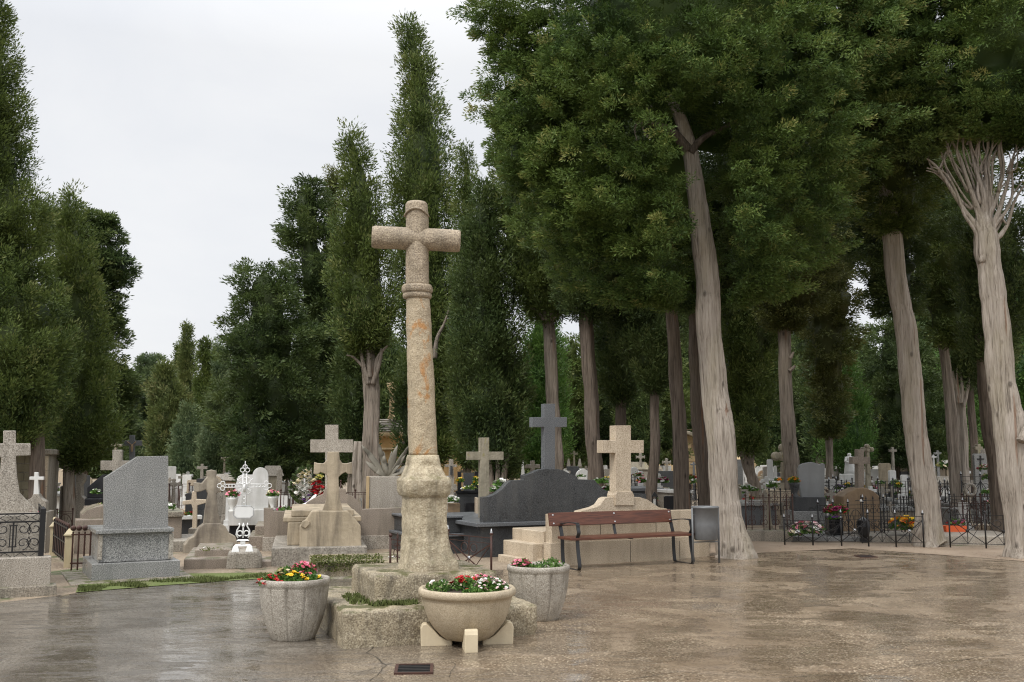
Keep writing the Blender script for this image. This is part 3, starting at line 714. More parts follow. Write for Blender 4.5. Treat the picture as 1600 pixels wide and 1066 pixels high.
# (a) grey granite headstone with a sloping shoulder
g = Mon('headstone', 'tall speckled grey granite headstone with one slanted shoulder, on a two-tier plinth', 142, 13.1, R(28), 'headstone')
g.blk('pad', 110, 306, 908, 911, -.28, 1.7, 'curb_concrete', .01)
g.blk('plinth', 143, 281, 879, 905, 0, 1.28, 'grey_granite', .006)
g.blk('block', 155, 268, 832, 877, .12, 1.02, 'grey_granite', .006, g=False)
g.blk('pilaster', 154, 160, 836, 875, .095, .1, 'pale_granite', .003, g=False); g.blk('pilaster', 264, 271, 834, 873, .095, .1, 'pale_granite', .003, g=False)
g.blk('cap_slab', 150, 272, 827, 833, .06, 1.14, 'grey_granite', .005, g=False)
g.poly('slab', [(163,829),(163,747),(215,713.5),(263,712.5),(263,828)], .2, .14, 'grey_granite', .004)
# (b) fenced tomb at the left edge
g = Mon('fenced_tomb', 'granite tomb with a massive speckled cross behind an ornate black iron fence', 78, 11.9, R(27), 'tomb')
g.blk('kerb', -420, 88, 928, 936, -.08, .3, 'curb_concrete', .01)
g.blk('base_wall', -420, 79, 880, 925, 0, .22, 'pale_granite', .01)
g.blk('ledger', -380, 62, 808, 870, 1.0, 1.2, 'grey_stone', .02)
g.poly('cross', [(-60,840),(-60,795),(-20,780),(-4,768),(0,740),(2,715),(-22,713),(-22,693),(5,693),(5,673),(25,673),(25,693),(48,693),(48,712),(25,713),(27,745),(31,770),(40,780),(60,800),(60,840)], 1.45, .2, 'pale_granite', .012)
def ironrow(g, x0, x1, yt, yb, off, m='black_iron', n=4):
    """ornate panel: double rails with lozenge bands, twisted bars and C scrolls"""
    zt = g.pl(x1, yt, off)[1]; zb = g.pl(x1, yb, off)[1]; a = g.pl(x0, (yt+yb)/2, off)[0]; b = g.pl(x1, (yt+yb)/2, off)[0]
    H = zt-zb; y = off; mb = MB()
    r1, r2 = zt-.17*H, zb+.20*H
    for z in (zt, r1, r2, zb): mb.box(a, b, y-.008, y+.008, z-.009, z+.009)
    k = int((b-a)/.16)
    for i in range(k):
        xc = a+(i+.5)*(b-a)/k
        for (p, q) in ((r1, zt), (zb, r2)):
            zc = (p+q)/2; h_ = (q-p)*.42
            for u, v in (((-.07,0),(0,h_)),((0,h_),(.07,0)),((.07,0),(0,-h_)),((0,-h_),(-.07,0))): mb.bar((xc+u[0],y,zc+u[1]),(xc+v[0],y,zc+v[1]),.006)
    rails = mb.build('rail', m, g.root); kk = int((b-a)/.34)
    for i in range(kk+1):
        xc = b-i*.34-.0; mb = MB()
        if i: 
            mb.box(xc-.009, xc+.009, y-.009, y+.009, r2, r1)
            for s_ in (-1, 1): mb.tube([(xc+s_*.032, y, r2+.18*(r1-r2)), (xc+s_*.032, y, r1-.12*(r1-r2))], .006, 6)
            for z in (r2+.18*(r1-r2), r1-.12*(r1-r2)): mb.box(xc-.045, xc+.045, y-.006, y+.006, z-.006, z+.006)
            mb.build('baluster', m, g.root)
        xm = xc-.17
        if xm < a: break
        sc_ = MB()
        for up in (1, -1):
            zc = (r1-.14*(r1-r2)) if up > 0 else (r2+.2*(r1-r2))
            for s_ in (-1, 1):
                P = []
                for q in range(22):
                    t = q/21; ang = PI*.5+t*PI*2.3; rr = .075*(1-t*.72)
                    P.append((xm+s_*(.062+rr*math.cos(ang)*1.0), y, zc-up*.0+up*(rr*math.sin(ang)-.03)))
                sc_.tube(P, .0055, 6)
                sc_.tube([(xm, y, zc-up*.10),(xm+s_*.022, y, zc-up*.055),(xm, y, zc)], .005, 6)
        sc_.build('scrollwork', m, g.root)
    return a, b, zb, zt
fr = Mon('iron_fence', 'ornate black iron fence with scrolls and lozenge bands on the granite kerb wall', 72, 12.0, R(27), 'fence')
ironrow(fr, -300, 70, 802, 876, 0)
z = fr.pl(72, 795, 0)[1]; z_ = fr.pl(72, 880, 0)[1]
MB().box(.0-.03, .03, -.03, .03, z_, z).frustum(-.03,.03,-.03,.03,z,z+.03,.025).build('post', 'black_iron', fr.root)
mb = MB()
for zf in (.02, .3, .75, .98):
    mb.box(-.008,.008,.03,1.6,z_+(z-z_)*zf-.01,z_+(z-z_)*zf+.01)
for i in range(10): mb.box(-.006,.006,.14+i*.15,.152+i*.15,z_+.02,z-.02)
mb.build('side_panel', 'black_iron', fr.root)
clump(at(45, 800, 13.2)-Vector((0,0,.03)), .11, ['white','rose'], 14, .03, 'bunch of wilted white and russet flowers on the tomb inside the black fence', 'flowers', 'flower_bunch', dome=.4)
# (c) stone mausoleum
g = Mon('mausoleum', 'greenish stone block mausoleum wall with pale corner pier behind the cypress trunk', 75, 21.5, R(20), 'mausoleum')
mb = MB()
for r_i in range(9):
    z0_, z1_ = r_i*.185, r_i*.185+.172; x = -.14; k = 0
    while x > -4.5:
        wd = .62 if (k or r_i % 2) else .31; mb.box(x-wd+.01, x, .0, .4, z0_, z1_); x -= wd; k += 1
mb.build('wall', 'mausoleum_stone', g.root, bevel=.008)
mb = MB()
for r_i in range(5): mb.box(-.135, .0, -.03, .25, r_i*.33, r_i*.33+.318)
mb.build('corner_pier', 'beige_granite', g.root, bevel=.008)
MB().box(-4.5, -.004, .02, 3, 0, 1.655).build('core', 'grey_stone', g.root)
MB().box(-4.6, .06, -.08, 3.1, 1.66, 1.78).build('cornice', 'grey_stone', g.root, bevel=.02)
# (d) pale cross on a flared base
g = Mon('cross_monument', 'small pale grey stone cross on a flared base between the fenced tomb and the cypress', 56, 17, R(15), 'cross')
g.poly('base', [(40,830),(40,783),(49,778),(52,772),(60,772),(63,778),(72,784),(72,830)], 0, .25, 'grey_stone', .01, g=False)
g.blk('plinth', 38, 74, 800, 815, -.05, .6, 'grey_stone')
g.cross('cross', 56.5, 738, 776, 6, 46, 68, 745, 750, .05, .09, 'marble', .006, base_w=9)
# (e) gate posts and little gate
def gpost(px, py, ytop, lab, ball):
    b_ = G(px, py); h = at(px, ytop, b_.y).z; t = empty('gate_post', b_, R(20), lab, 'gate post', 'gate posts of the little grave gate')
    MB().box(-.055,.055,-.055,.055,-.02,h-.12).build('shaft', 'ivory_paint', t, bevel=.006)
    MB().box(-.075,.075,-.075,.075,h-.12,h-.10).frustum(-.07,.07,-.07,.07,h-.10,h-.02,.055).build('cap', 'ivory_paint', t, bevel=.003)
    if ball: MB().ball((0,0,h+.01), .035, 12).build('finial', 'ivory_paint', t, smooth=True)
    return b_
a_ = gpost(83, 868, 812, 'ivory stone gate post topped with a ball, behind the black iron corner post', 1)
b_ = gpost(106, 887, 824, 'ivory stone gate post with a plain pyramid cap beside the grey granite headstone', 0)
t = empty('grave_gate', (a_+b_)/2, math.atan2(b_.y-a_.y, b_.x-a_.x), 'small dark rusty sheet iron gate between two ivory posts', 'gate')
L = (b_-a_).length/2-.07
MB().box(-L,L,-.012,.012,.06,.62).build('panel', 'rust_iron', t)
mb = MB()
for i in range(9): mb.tube([(-L+.03+i*(2*L-.06)/8, -.02, .06), (-L+.03+i*(2*L-.06)/8, -.02, .60)], .008, 6)
for z in (.1,.34,.56): mb.box(-L,L,-.03,-.014,z-.01,z+.01)
mb.build('bars', 'black_iron', t)
g = Mon('iron_railing', 'dark curly iron railing standing against the side of the grey granite headstone', 134, 14.4, R(10), 'railing')
mb = MB()
for i in range(4):
    x = -.12+i*.08; mb.tube([(x,0,0),(x,0,.55)], .012, 6); mb.ball((x,0,.6), .04, 8)
mb.box(-.14,.14,-.012,.012,.1,.12).box(-.14,.14,-.012,.012,.5,.52); mb.build('bars', 'rust_iron', g.root)
# (f) black marker and stones behind the headstone
g = Mon('headstone', 'black slanted headstone with a white flower vase, just behind the grey granite headstone', 136, 19.5, R(20), 'headstone')
g.poly('slab', [(136,778),(136,762),(160,742),(185,742),(185,778)], 0, .12, 'black_granite')
g.blk('ledger', 132, 190, 779, 790, -.4, .9, 'black_granite'); g.blk('base', 130, 192, 790, 815, -.45, 1.0, 'brown_granite')
clump(at(150, 772, 19.3), .09, ['white'], 14, .035, 'white flowers in a small pot before the black slanted headstone', 'flowers', 'flower_bunch', dome=.9)
clump(at(160, 795, 18), .10, ['cream'], 10, .04, 'cream flowers standing tight against the grey headstone edge', 'flowers', 'flower_bunch', dome=.9)
g = Mon('grave_block', 'low brown granite tomb with rounded end left of the grey headstone', 136, 17.2, R(25), 'tomb')
g.poly('body', [(128,835),(128,805),(136,797),(150,792),(163,790),(163,835)], 0, 1.1, 'brown_granite'); g.blk('step', 118, 165, 812, 830, -.3, .5, 'brown_granite')
g = Mon('stone_pillar', 'beige stone pillar with carved volute right behind the cypress trunk', 123, 24, R(10), 'pillar')
g.poly('body', [(118,810),(118,733),(124,733),(124,741),(131,741),(131,750),(126,758),(127,775),(132,780),(132,810)], 0, .3, 'grey_stone')
g = Mon('stone_pillar', 'squat beige stone pillar left of the cypress trunk', 97, 24, R(10), 'pillar')
g.blk('body', 93, 103, 760, 800, 0, .25, 'grey_stone')
g = Mon('vault', 'distant small yellow walled vault with white roof ornament', 84, 42, 0, 'vault')
g.blk('wall', 76, 91, 757, 765, 0, 1.5, 'yellow_wall'); g.blk('roof', 75, 88, 752, 757, -.1, 1.7, 'marble', g=False)
g = Mon('ledger_tomb', 'pale ledger tomb with dark flower vases beyond the ivory gate', 86, 27, R(15), 'tomb')
g.blk('base', 74, 98, 776, 800, 0, 1.6, 'marble'); g.blk('slab', 73, 99, 771, 776, -.1, 1.8, 'grey_granite', g=False)
clump(at(85, 768, 26.5), .16, ['violet','white'], 18, .05, 'dark violet and white flowers on the pale ledger tomb beyond the gate', 'flowers', 'flower_bunch', dome=.8)
# (g) crosses behind the slab
g = Mon('stone_cross', 'broad wet stone cross rising behind the slanted shoulder of the grey headstone', 182, 19.5, R(14), 'cross')
g.cross('cross', 183, 703, 760, 15, 157, 210, 720, 735, 0, .2, 'grey_stone', .01); g.blk('pedestal', 165, 205, 755, 800, -.15, .5, 'grey_stone')
g = Mon('stone_cross', 'small lichen-covered cross seen above the broad wet stone cross', 180, 27, R(5), 'cross')
g.cross('cross', 180, 687, 760, 4, 171, 190, 694, 698, 0, .1, 'lichen_stone', .01, base_w=8); g.blk('pedestal', 172, 189, 740, 780, -.1, .4, 'grey_stone')
g = Mon('crucifix', 'dark iron crucifix with a small reddish figure above the grey headstone', 206, 25, R(8), 'crucifix')
g.cross('cross', 206, 680, 760, 8, 191, 221, 688.5, 696.5, 0, .1, 'blue_granite', .005); g.blk('pedestal', 196, 216, 745, 785, -.1, .4, 'dark_granite')
MB().tube([(0,-.03,g.pl(206,706)[1]),(0,-.04,g.pl(206,698)[1]),(0,-.04,g.pl(206,694)[1])], [.02,.035,.02], 8).tube([(g.pl(199,690)[0],-.03,g.pl(199,690)[1]),(0,-.04,g.pl(206,696)[1]),(g.pl(213,690)[0],-.03,g.pl(213,690)[1])], .014, 6).build('figure', 'brown_stone', g.root)
# (h) cement cross back, half wet
g = Mon('cement_cross', 'half-wet cement cross with notched arms on a humped base left of the white iron cross', 285, 17.0, R(22), 'cross')
g.poly('base', [(285,885),(288,852),(296,842),(304,838),(312,824),(320,818),(345,818),(352,822),(358,833),(368,838),(372,850),(374,885)], 0, .28, 'wet_cement', .015, g=True)
g.poly('cross', [(318,819),(320,800),(325,772),(322,765),(314,768),(304,769),(303,754),(316,755),(322,748),(324,745),(323,736),(331,734),(339,736),(338,745),(341,749),(346,754),(352,756),(352,768),(344,768),(338,772),(341,800),(346,819)], .06, .14, 'wet_cement', .01)
g.blk('body', 270, 318, 845, 865, .3, 1.6, 'grey_stone')
g = Mon('crucifix', 'pale leaning stone crucifix between the grey headstone and the cement cross', 303, 19.6, R(10), 'crucifix')
g.poly('cross', [(300,828),(301,795),(299,788),(285,789),(285,783),(299,781),(300,768),(306,768),(307,780),(322,781),(322,786),(308,790),(307,828)], 0, .1, 'beige_granite', .01); g.blk('pedestal', 294, 314, 826, 840, -.1, .4, 'grey_stone')
g = Mon('ledger_tomb', 'brown ledger tomb with a small green flower pot just right of the grey headstone', 264, 17.8, R(22), 'tomb')
g.blk('base', 258, 284, 808, 850, 0, 1.5, 'brown_granite'); g.blk('slab', 256, 287, 800, 808, -.06, 1.6, 'curb_concrete', g=False)
clump(at(265, 797, 18.2), .13, ['white'], 7, .04, 'green plant with few white flowers on the brown ledger tomb', 'flowers', 'flower_bunch', dome=.9)
clump(at(296, 806, 20), .12, ['red'], 10, .04, 'red flowers on the dark slab behind the leaning crucifix', 'flowers', 'flower_bunch', dome=.6)
g = Mon('ledger_tomb', 'dark low ledger tomb under red flowers, behind the leaning crucifix', 282, 20.5, R(22), 'tomb')
g.blk('base', 272, 312, 812, 830, 0, 1.2, 'dark_granite'); g.blk('rim', 276, 316, 806, 812, -.1, .3, 'marble', g=False)
# (j) low tomb with the ornate white iron cross
g = Mon('low_tomb', 'low stepped mossy stone tomb with a rough block pedestal at its head', 290, 14.6, R(14), 'tomb')
g.blk('lower_step', 287, 400, 872, 897, .0, 1.9, 'brown_granite', .02); g.blk('ledger', 304, 362, 858, 878, .3, 1.1, 'brown_granite', .02, g=False)
g.poly('block', [(352,900),(356,864),(402,861),(410,872),(408,900)], -.12, .5, 'grey_stone', .03, g=True); g.blk('side_step', 402, 432, 876, 893, .1, .7, 'brown_granite', .02)
g.blk('kerb', 312, 500, 902, 906, -.22, .2, 'curb_concrete', .02)
mc = clump(at(333, 861, 15.0), .24, ['white'], 2, .025, 'mossy green growth with small white wire frame on the low stepped tomb', 'moss', 'moss_patch', dome=.22, leafm='leaf_olive')
def ornate_cross(px, pyb, d, lab):
    b_ = at(px, pyb, d); t = empty('iron_cross', b_, R(12), lab, 'cross'); k = d/F; y=0
    def Z(py): return (pyb-py)*k
    def X(p): return (p-px)*k
    m = 'white_iron'; rr = .0085
    MB().add([],[]).frustum(-.15,-.04,-.07,.07,0,.075,.02).frustum(.04,.15,-.07,.07,0,.075,.02).frustum(-.125,.125,-.05,.05,.076,.105,.03).box(-.035,.035,-.03,.03,.106,.15).frustum(-.09,.09,-.04,.04,.151,.17,.02).build('foot', m, t, bevel=.006)
    mb = MB()
    # lower open scroll piece
    for s_ in (-1, 1):
        mb.tube([(s_*.07,0,.19),(s_*.095,0,.24),(s_*.085,0,.30),(s_*.05,0,.36),(s_*.06,0,.40)], .010, 7)
        mb.tube([(s_*(.045+.036*math.cos(a)),0,.255+.036*math.sin(a)) for a in [PI*k_/8 for k_ in range(-6,10)]], .009, 8)
    mb.tube([(0,0,.19),(0,0,.40)], .010, 8); mb.ball((0,0,.36), .022, 8)
    mb.build('lower_scroll', m, t, smooth=True)
    # name plate, octagonal frame
    zc = Z(802); a_, h_ = .125, .078
    P = [(-a_+.04,-h_),(a_-.04,-h_),(a_,-h_+.035),(a_,h_-.035),(a_-.04,h_),(-a_+.04,h_),(-a_,h_-.035),(-a_,-h_+.035)]
    MB().prism([(x_, zc+z_) for x_, z_ in P], -.01, .01).build('plate', m, t)
    MB().tube([(x_*1.1, -.012, zc+z_*1.12) for x_, z_ in P+P[:1]], .005, 6).build('plate_frame', 'silver_paint', t)
    mb = MB(); zt = Z(744)
    # upright: two rails with filigree
    for s_ in (-1, 1): mb.tube([(s_*.026,0,zc+h_),(s_*.026,0,Z(742))], .0062, 6)
    z_ = zc+h_+.03; s2 = 1
    while z_ < Z(744):
        mb.tube([(.022*math.cos(a)*s2,0,z_+.028*math.sin(a)) for a in [PI*k_/6 for k_ in range(-3,10)]], .005, 6); z_ += .05; s2 = -s2
    zA = Z(762)
    for s_ in (-1, 1):
        for q in (-.022, .022): mb.tube([(s_*.03,0,zA+q),(s_*.27,0,zA+q)], .0062, 6)
        x_ = .06
        while x_ < .26:
            mb.tube([(s_*(x_+.022*math.cos(a)),0,zA+.018*math.sin(a)) for a in [PI*k_/6 for k_ in range(-3,9)]], .0045, 6); x_ += .045
        # trefoil ends
        for cx_, cz_ in ((.30,.035),(.30,-.035),(.345,0)):
            mb.tube([(s_*(cx_+.03*math.cos(a)),0,zA+cz_+.03*math.sin(a)) for a in [2*PI*k_/12 for k_ in range(13)]], .0055, 6)
        # rays between the arms
        for q in (-1, 1):
            mb.tube([(s_*.03,0,zA+q*.03),(s_*.09,0,zA+q*.055),(s_*.075,0,zA+q*.10),(s_*.035,0,zA+q*.13)], .0055, 6)
            mb.tube([(s_*.03,0,zA+q*.03),(s_*.11,0,zA+q*.10)], .005, 6)
    for cx_, cz_ in ((-.035,0),(.035,0),(0,.045)):
        mb.tube([(cx_+.03*math.cos(a),0,Z(738)+cz_+.03*math.sin(a)) for a in [2*PI*k_/12 for k_ in range(13)]], .0062, 6)
    mb.tube([(0,0,Z(742)),(0,0,Z(724))], .005, 6); mb.build('filigree', m, t, smooth=True)
    f = MB(); f.tube([(0,-.02,zA-.09),(0,-.03,zA-.02),(0,-.03,zA+.025)], [.013,.02,.012], 8); f.ball((0,-.03,zA+.04), .014, 8)
    f.tube([(-.075,-.02,zA+.045),(0,-.03,zA+.015),(.075,-.02,zA+.045)], .0055, 6); f.build('figure', m, t, smooth=True)
    return t
ornate_cross(379, 862, 14.35, 'ornate openwork white painted iron cross with a name plate, on the rough block')
# (k) white marble headstone and vases
g = Mon('marble_headstone', 'white marble headstone with a stepped arched top on a white ledge', 357, 19.2, R(16), 'headstone')
arch = [(395+12*0+12.2*(1-math.cos(a)), 743-12.5*math.sin(a)) for a in [PI*k/12 for k in range(13)]]
g.poly('slab', [(368,800),(368,760),(372,745),(378,742),(395,742)]+arch[1:-1]+[(419.5,743),(419.5,800)], .1, .13, 'marble', .006)
g.blk('ledge', 357, 422, 797, 821, 0, .5, 'marble', .006, g=False); g.blk('base', 358, 425, 821, 850, .05, 1.6, 'black_granite')
def vase(px, pyb, d, h, m, lab, cols, n=16, r=.12, seed=0, flab=''):
    b_ = at(px, pyb, d); t = empty('flower_vase', b_, 0, lab, 'vase')
    MB().lathe([(h*.28,0),(h*.26,h*.08),(h*.14,h*.22),(h*.30,h*.55),(h*.36,h*.85),(h*.42,h),(h*.30,h*.98),(h*.26,h*.85),(.01,h*.8)], 20).build('body', m, t, smooth=True)
    return clump(b_+Vector((0,0,h)), r, cols, n, r*.32, flab, 'flowers', 'flower_bunch', seed=seed, dome=.9)
vase(363, 800, 19.0, .27, 'glazed_white', 'white urn at the left end of the marble ledge', ['pink'], 18, .13, 1, 'pink flowers in the urn left of the marble headstone')
vase(426, 797, 18.9, .25, 'glazed_white', 'white urn right of the marble headstone on the brown granite wall', ['cream','pink'], 18, .12, 2, 'cream and pink flowers in the urn right of the marble headstone')
# (l) granite wall tomb behind, with agave box
g = Mon('wall_tomb', 'long brown granite wall tomb with scrolled shoulders and a broad speckled cross on top', 412, 17.4, R(12), 'tomb')
g.poly('wall', [(412,872),(412,794),(427,794),(427,799),(474,799),(474,793),(480,785),(492,778),(505,772),(508,764),(540,764),(541,772),(552,776),(560,784),(564,790),(566,796),(636,793),(636,785),(652,785),(652,872)], 0, .16, 'brown_granite', .006, g=True)
g.blk('course', 410, 654, 838, 872, -.04, .24, 'pale_granite', .006)
g.cross('cross', 518.5, 664, 770, 20.5, 485, 552, 687, 707, .02, .12, 'pale_granite', .004)
g.blk('side_step', 388, 412, 838, 880, .15, 1.5, 'brown_granite', .01); g.blk('side_step', 398, 413, 822, 850, .35, 1.4, 'brown_granite', .01)
g = Mon('cement_cross', 'cream cement cross with notched curved arms on a bell-shaped cement headpiece', 469, 15.2, R(12), 'cross')
g.poly('headpiece', [(468,868),(468,822),(474,817),(481,808),(486,800),(490,798),(543,798),(549,804),(556,812),(564,822),(566,868)], 0, .22, 'cement', .02, g=True)
g.poly('cross', [(504,798),(510,780),(512,745),(509,741),(501,738),(497,741),(490,741),(491,722),(497,724),(506,724),(511,719),(512,706),(530,706),(531,718),(535,724),(543,724),(550,722),(551,741),(544,741),(540,738),(534,741),(529,746),(531,780),(536,798)], .05, .13, 'cement', .01)
P0 = g.pl(472, 850, 0)
g.poly('volute', [(470,822),(472,815),(478,812),(484,815),(484,820),(477,826)], -.03, .06, 'cement', .01)
for nm, x0, x1, z0, z1 in (('plinth',-.42,.96,0,.27),('body',-.20,.82,.27,.62),('moulding',-.27,.89,.62,.70),('lid',-.15,.77,.70,.80)):
    MB().box(x0+P0[0]-.02, x1+P0[0], .22 if nm != 'plinth' else -.15, 2.3, z0-.02*(nm=='plinth'), z1).build(nm, 'cement' if nm != 'plinth' else 'grey_stone', g.root, bevel=.015)
mb = MB()
for i in range(22): mb.box(-.225+P0[0], -.205+P0[0], .3+i*.09, .345+i*.09, .33, .60)
mb.build('fluting', 'cement', g.root)
g = Mon('planter_box', 'tall speckled granite box holding a dried agave plant', 573, 19.2, R(8), 'planter')
g.blk('box', 576, 650, 745, 800, 0, .8, 'pale_granite', .01); g.blk('corner_strip', 572, 577, 745, 800, -.02, .3, 'sandstone', .004)
t = empty('agave_plant', at(606, 745, 19.6), 0, 'dried grey agave with broad pointed leaves in the granite box', 'agave')
rnd = random.Random(5)
mb = MB()
for (lx, lz, wd) in ((-.52,.62,.11),(-.44,.30,.13),(-.20,.68,.09),(-.10,.50,.07),(.06,.50,.06),(.18,.62,.10),(.34,.42,.09),(.60,.30,.14),(-.34,.18,.10),(.42,.62,.08)):
    Pn = []; 
    for k in range(8):
        q = k/7; Pn.append((lx*q**.8, rnd.uniform(-.1,.1)*q, lz*q*(1.15-.15*q)))
    mb.tube(Pn, [wd*.5*(.75+.6*math.sin(PI*min(1,k/7*1.1)*.75))*(1-(k/7)**3)+.004 for k in range(8)], 8, sq=.3)
mb.build('leaves', 'agave', t, smooth=True)
# (m) mossy ledger
g = Mon('mossy_ledger', 'low worn ledger tomb covered in moss and creeping ivy beside the cross steps', 485, 13.6, R(12), 'tomb')
g.blk('slab', 484, 640, 878, 900, 0, 1.2, 'base_stone', .02); g.blk('kerb', 470, 660, 903, 910, -.25, .22, 'curb_concrete', .02)
a0 = g.pl(487, 885)[0]; a1 = g.pl(600, 885)[0]; zt = g.pl(550, 878)[1]
r_ = np.random.default_rng(8); n = 1700; cs = np.stack([a0+(a1-a0)*r_.random(n)**1.2, r_.uniform(-.02,.85,n), zt+r_.uniform(0,.015,n)], 1)
fr_ = r_.random(n) < .45; cs[fr_,1] = r_.uniform(-.05,0,fr_.sum()); cs[fr_,2] = zt - r_.random(fr_.sum())**2.2*.13
leafmesh('ivy', cs, .03, .02, 'leaf_olive', g.root, .2, 3)
# (n) wreath and (o) grey headstone
g = Mon('headstone', 'plain upright grey headstone with an incised cross, behind the big flower wreath', 462, 21.5, R(10), 'headstone')
g.blk('slab', 463, 487, 731, 800, 0, .16, 'grey_stone', .006); g.blk('base', 458, 500, 800, 825, -.2, .8, 'grey_stone')
mb = MB(); x_, z_ = g.pl(476, 742); mb.box(x_-.012, x_+.012, -.006, .0, z_-.16, z_+.12).box(x_-.09, x_+.09, -.0065, .0, z_+.0, z_+.02); mb.build('incised_cross', 'marble', g.root)
wr = empty('flower_wreath', at(488, 764, 18.9), 0, 'large round wreath of white, yellow and red flowers leaning on the granite wall', 'wreath')
rnd = random.Random(4); cols = {}
for i in range(120):
    a = rnd.uniform(0, 2*PI); q = rnd.uniform(.05, .34); x, z = q*math.cos(a), q*math.sin(a)*1.0+.04
    c_ = ('cream' if z > .1 and x < .05 else 'paleyellow' if z > .14 else 'red' if x > -.02 and z > -.2 else 'white' if x < -.05 and z > -.18 else 'lilac' if z < -.1 and x < .1 else 'rose')
    mb = cols.setdefault(c_, MB()); bloom(mb, (x, -.05-.03*rnd.random(), z), .05, rnd)
for c_, mb in cols.items():
    mb.build('blossoms', 'petal_'+c_, wr)
v_ = np.random.default_rng(2).normal(size=(900,3)); v_ /= np.linalg.norm(v_,axis=1)[:,None]; v_ *= np.array([.38,.04,.38])
leafmesh('leaves', v_+np.array([0,0,.02]), .08, .04, 'leaf_dark', wr, 0, 2)
MB().tube(spl([(-.34,-.10,-.36),(-.12,-.12,-.30),(.0,-.14,-.22),(.10,-.12,-.10)], 5), [.02]+[.055]*13+[.03]*2, 8, sq=.35).build('ribbon', 'ribbon', wr, smooth=True)
clump(at(447, 800, 18.6), .16, ['magenta','white'], 8, .045, 'magenta cyclamen with yellow-green leaves on the granite wall', 'flowers', 'flower_bunch', dome=.7, leafm='leaf_fresh')
# ------------------------------------------------------------------ centre: dark tomb, beige tomb, low fence
g = Mon('wooden_cross', 'tall beige stone cross with mossy arms at the corner of the dark granite tomb', 757, 17.6, R(14), 'cross')
g.cross('cross', 757.5, 684, 850, 14, 731, 787, 706, 719, 0, .16, 'lichen_stone', .006, base_w=15); g.root.name = 'stone_cross'
g = Mon('dark_tomb', 'large dark granite tomb with a curved headwall and a tall dark cross on top', 755, 16.2, R(24), 'tomb')
cv = [(755,822),(755,777),(765,776),(776,771),(786,763),(793,755),(798,751),(819,750),(819,743),(829,740),(840,735),(848,733),(872,733),(880,735),(890,740),(902,745),(903,749),(929,750),(934,756),(942,764),(952,769),(964,770),(1010,772),(1010,822)]
g.poly('headwall', cv, .12, .16, 'dark_granite', .006)
g.cross('cross', 859, 631, 737, 17, 832, 886, 652, 667.5, .14, .13, 'blue_granite', .005)
g.blk('cornice', 745, 1010, 814, 820, .02, 3.2, 'blue_granite', .008, g=False); g.blk('body', 752, 1010, 820, 880, .10, 3.0, 'dark_granite', .006)
a, zt = g.pl(755, 814, .12)
MB().box(a-.9, a-.02, .9, 3.2, -.02, zt-.30).build('side_body', 'dark_granite', g.root, bevel=.01)
MB().box(a-.94, a-.0, .85, 3.25, zt-.298, zt-.25).build('side_cornice', 'blue_granite', g.root, bevel=.01)
MB().box(a-.85, a-.02, 1.0, 3.1, zt-.249, zt-.0).build('side_upper', 'dark_granite', g.root, bevel=.01)
MB().box(a-.90, a-.02, .95, 3.15, zt+.001, zt+.04).build('side_cap', 'blue_granite', g.root, bevel=.01)
clump(at(783, 762, 16.9), .14, ['white'], 14, .045, 'white roses lying along the curved shoulder of the dark tomb beside the beige cross', 'flowers', 'flower_bunch', dome=.9)
clump(at(775, 769, 16.7), .10, ['white'], 8, .045, 'lowest white roses at the foot of the curved dark shoulder', 'flowers', 'flower_bunch', dome=.9)
clump(at(939, 756, 17.6), .13, ['white'], 10, .05, 'white flowers over the falling dark shoulder next to the beige cross pedestal', 'flowers', 'flower_bunch', dome=.7)
clump(at(951, 768, 17.8), .14, ['magenta','white'], 14, .05, 'magenta and white flowers at the low end of the dark headwall', 'flowers', 'flower_bunch', dome=.6)
g = Mon('beige_tomb', 'beige granite tomb with a big speckled cross and stepped wall, behind the bench', 862, 15.0, R(29), 'tomb')
g.blk('wall', 862, 1108, 800, 890, 0, .18, 'beige_granite', .006)
g.blk('foot_course', 860, 1109, 843, 890, -.035, .2, 'beige_granite', .006)
for px, y0, y1 in ((938,800,842),(1025,800,842),(985,845,880),(1062,845,872)):
    a, b_ = g.pl(px, (y0+y1)/2, -.036 if y0 > 840 else -.001); zt, zb = g.pl(px, y0)[1], g.pl(px, y1)[1]; yy = -.037 if y0 > 840 else -.002
    MB().box(a-.004, a+.004, yy, yy+.01, zb, zt).build('joint', 'crack_dirt', g.root)
g.poly('shoulder', [(905,806),(907,799),(930,793),(938,789),(945,779),(950,777),(962,777),(1000,777),(1012,781),(1024,789),(1030,793),(1042,795),(1048,800),(1085,803),(1085,806)], .05, .18, 'beige_granite', .005)
g.poly('pedestal', [(962,790),(962,774),(964,768),(988,768),(991,774),(991,790)], .02, .24, 'beige_granite', .006)
g.cross('cross', 974, 665, 770, 24, 942, 1006, 688, 708, .04, .17, 'beige_granite', .006)
a = g.pl(862, 850)[0]
zs = [g.pl(862, 832)[1], g.pl(862, 851)[1], g.pl(862, 874)[1]]
MB().box(a-.03, a+1.9, .19, 1.15, -.02, zs[0]).build('side_step', 'beige_granite', g.root, bevel=.01)
MB().box(a-.22, a-.031, .19, 1.10, -.02, zs[1]).build('side_step', 'beige_granite', g.root, bevel=.01)
MB().box(a-.34, a-.221, .30, 1.05, -.02, zs[2]).build('side_step', 'beige_granite', g.root, bevel=.01)
MB().box(a-.15, a-.036, -.02, .189, -.02, zs[2]).build('corner_stone', 'beige_granite', g.root, bevel=.01)

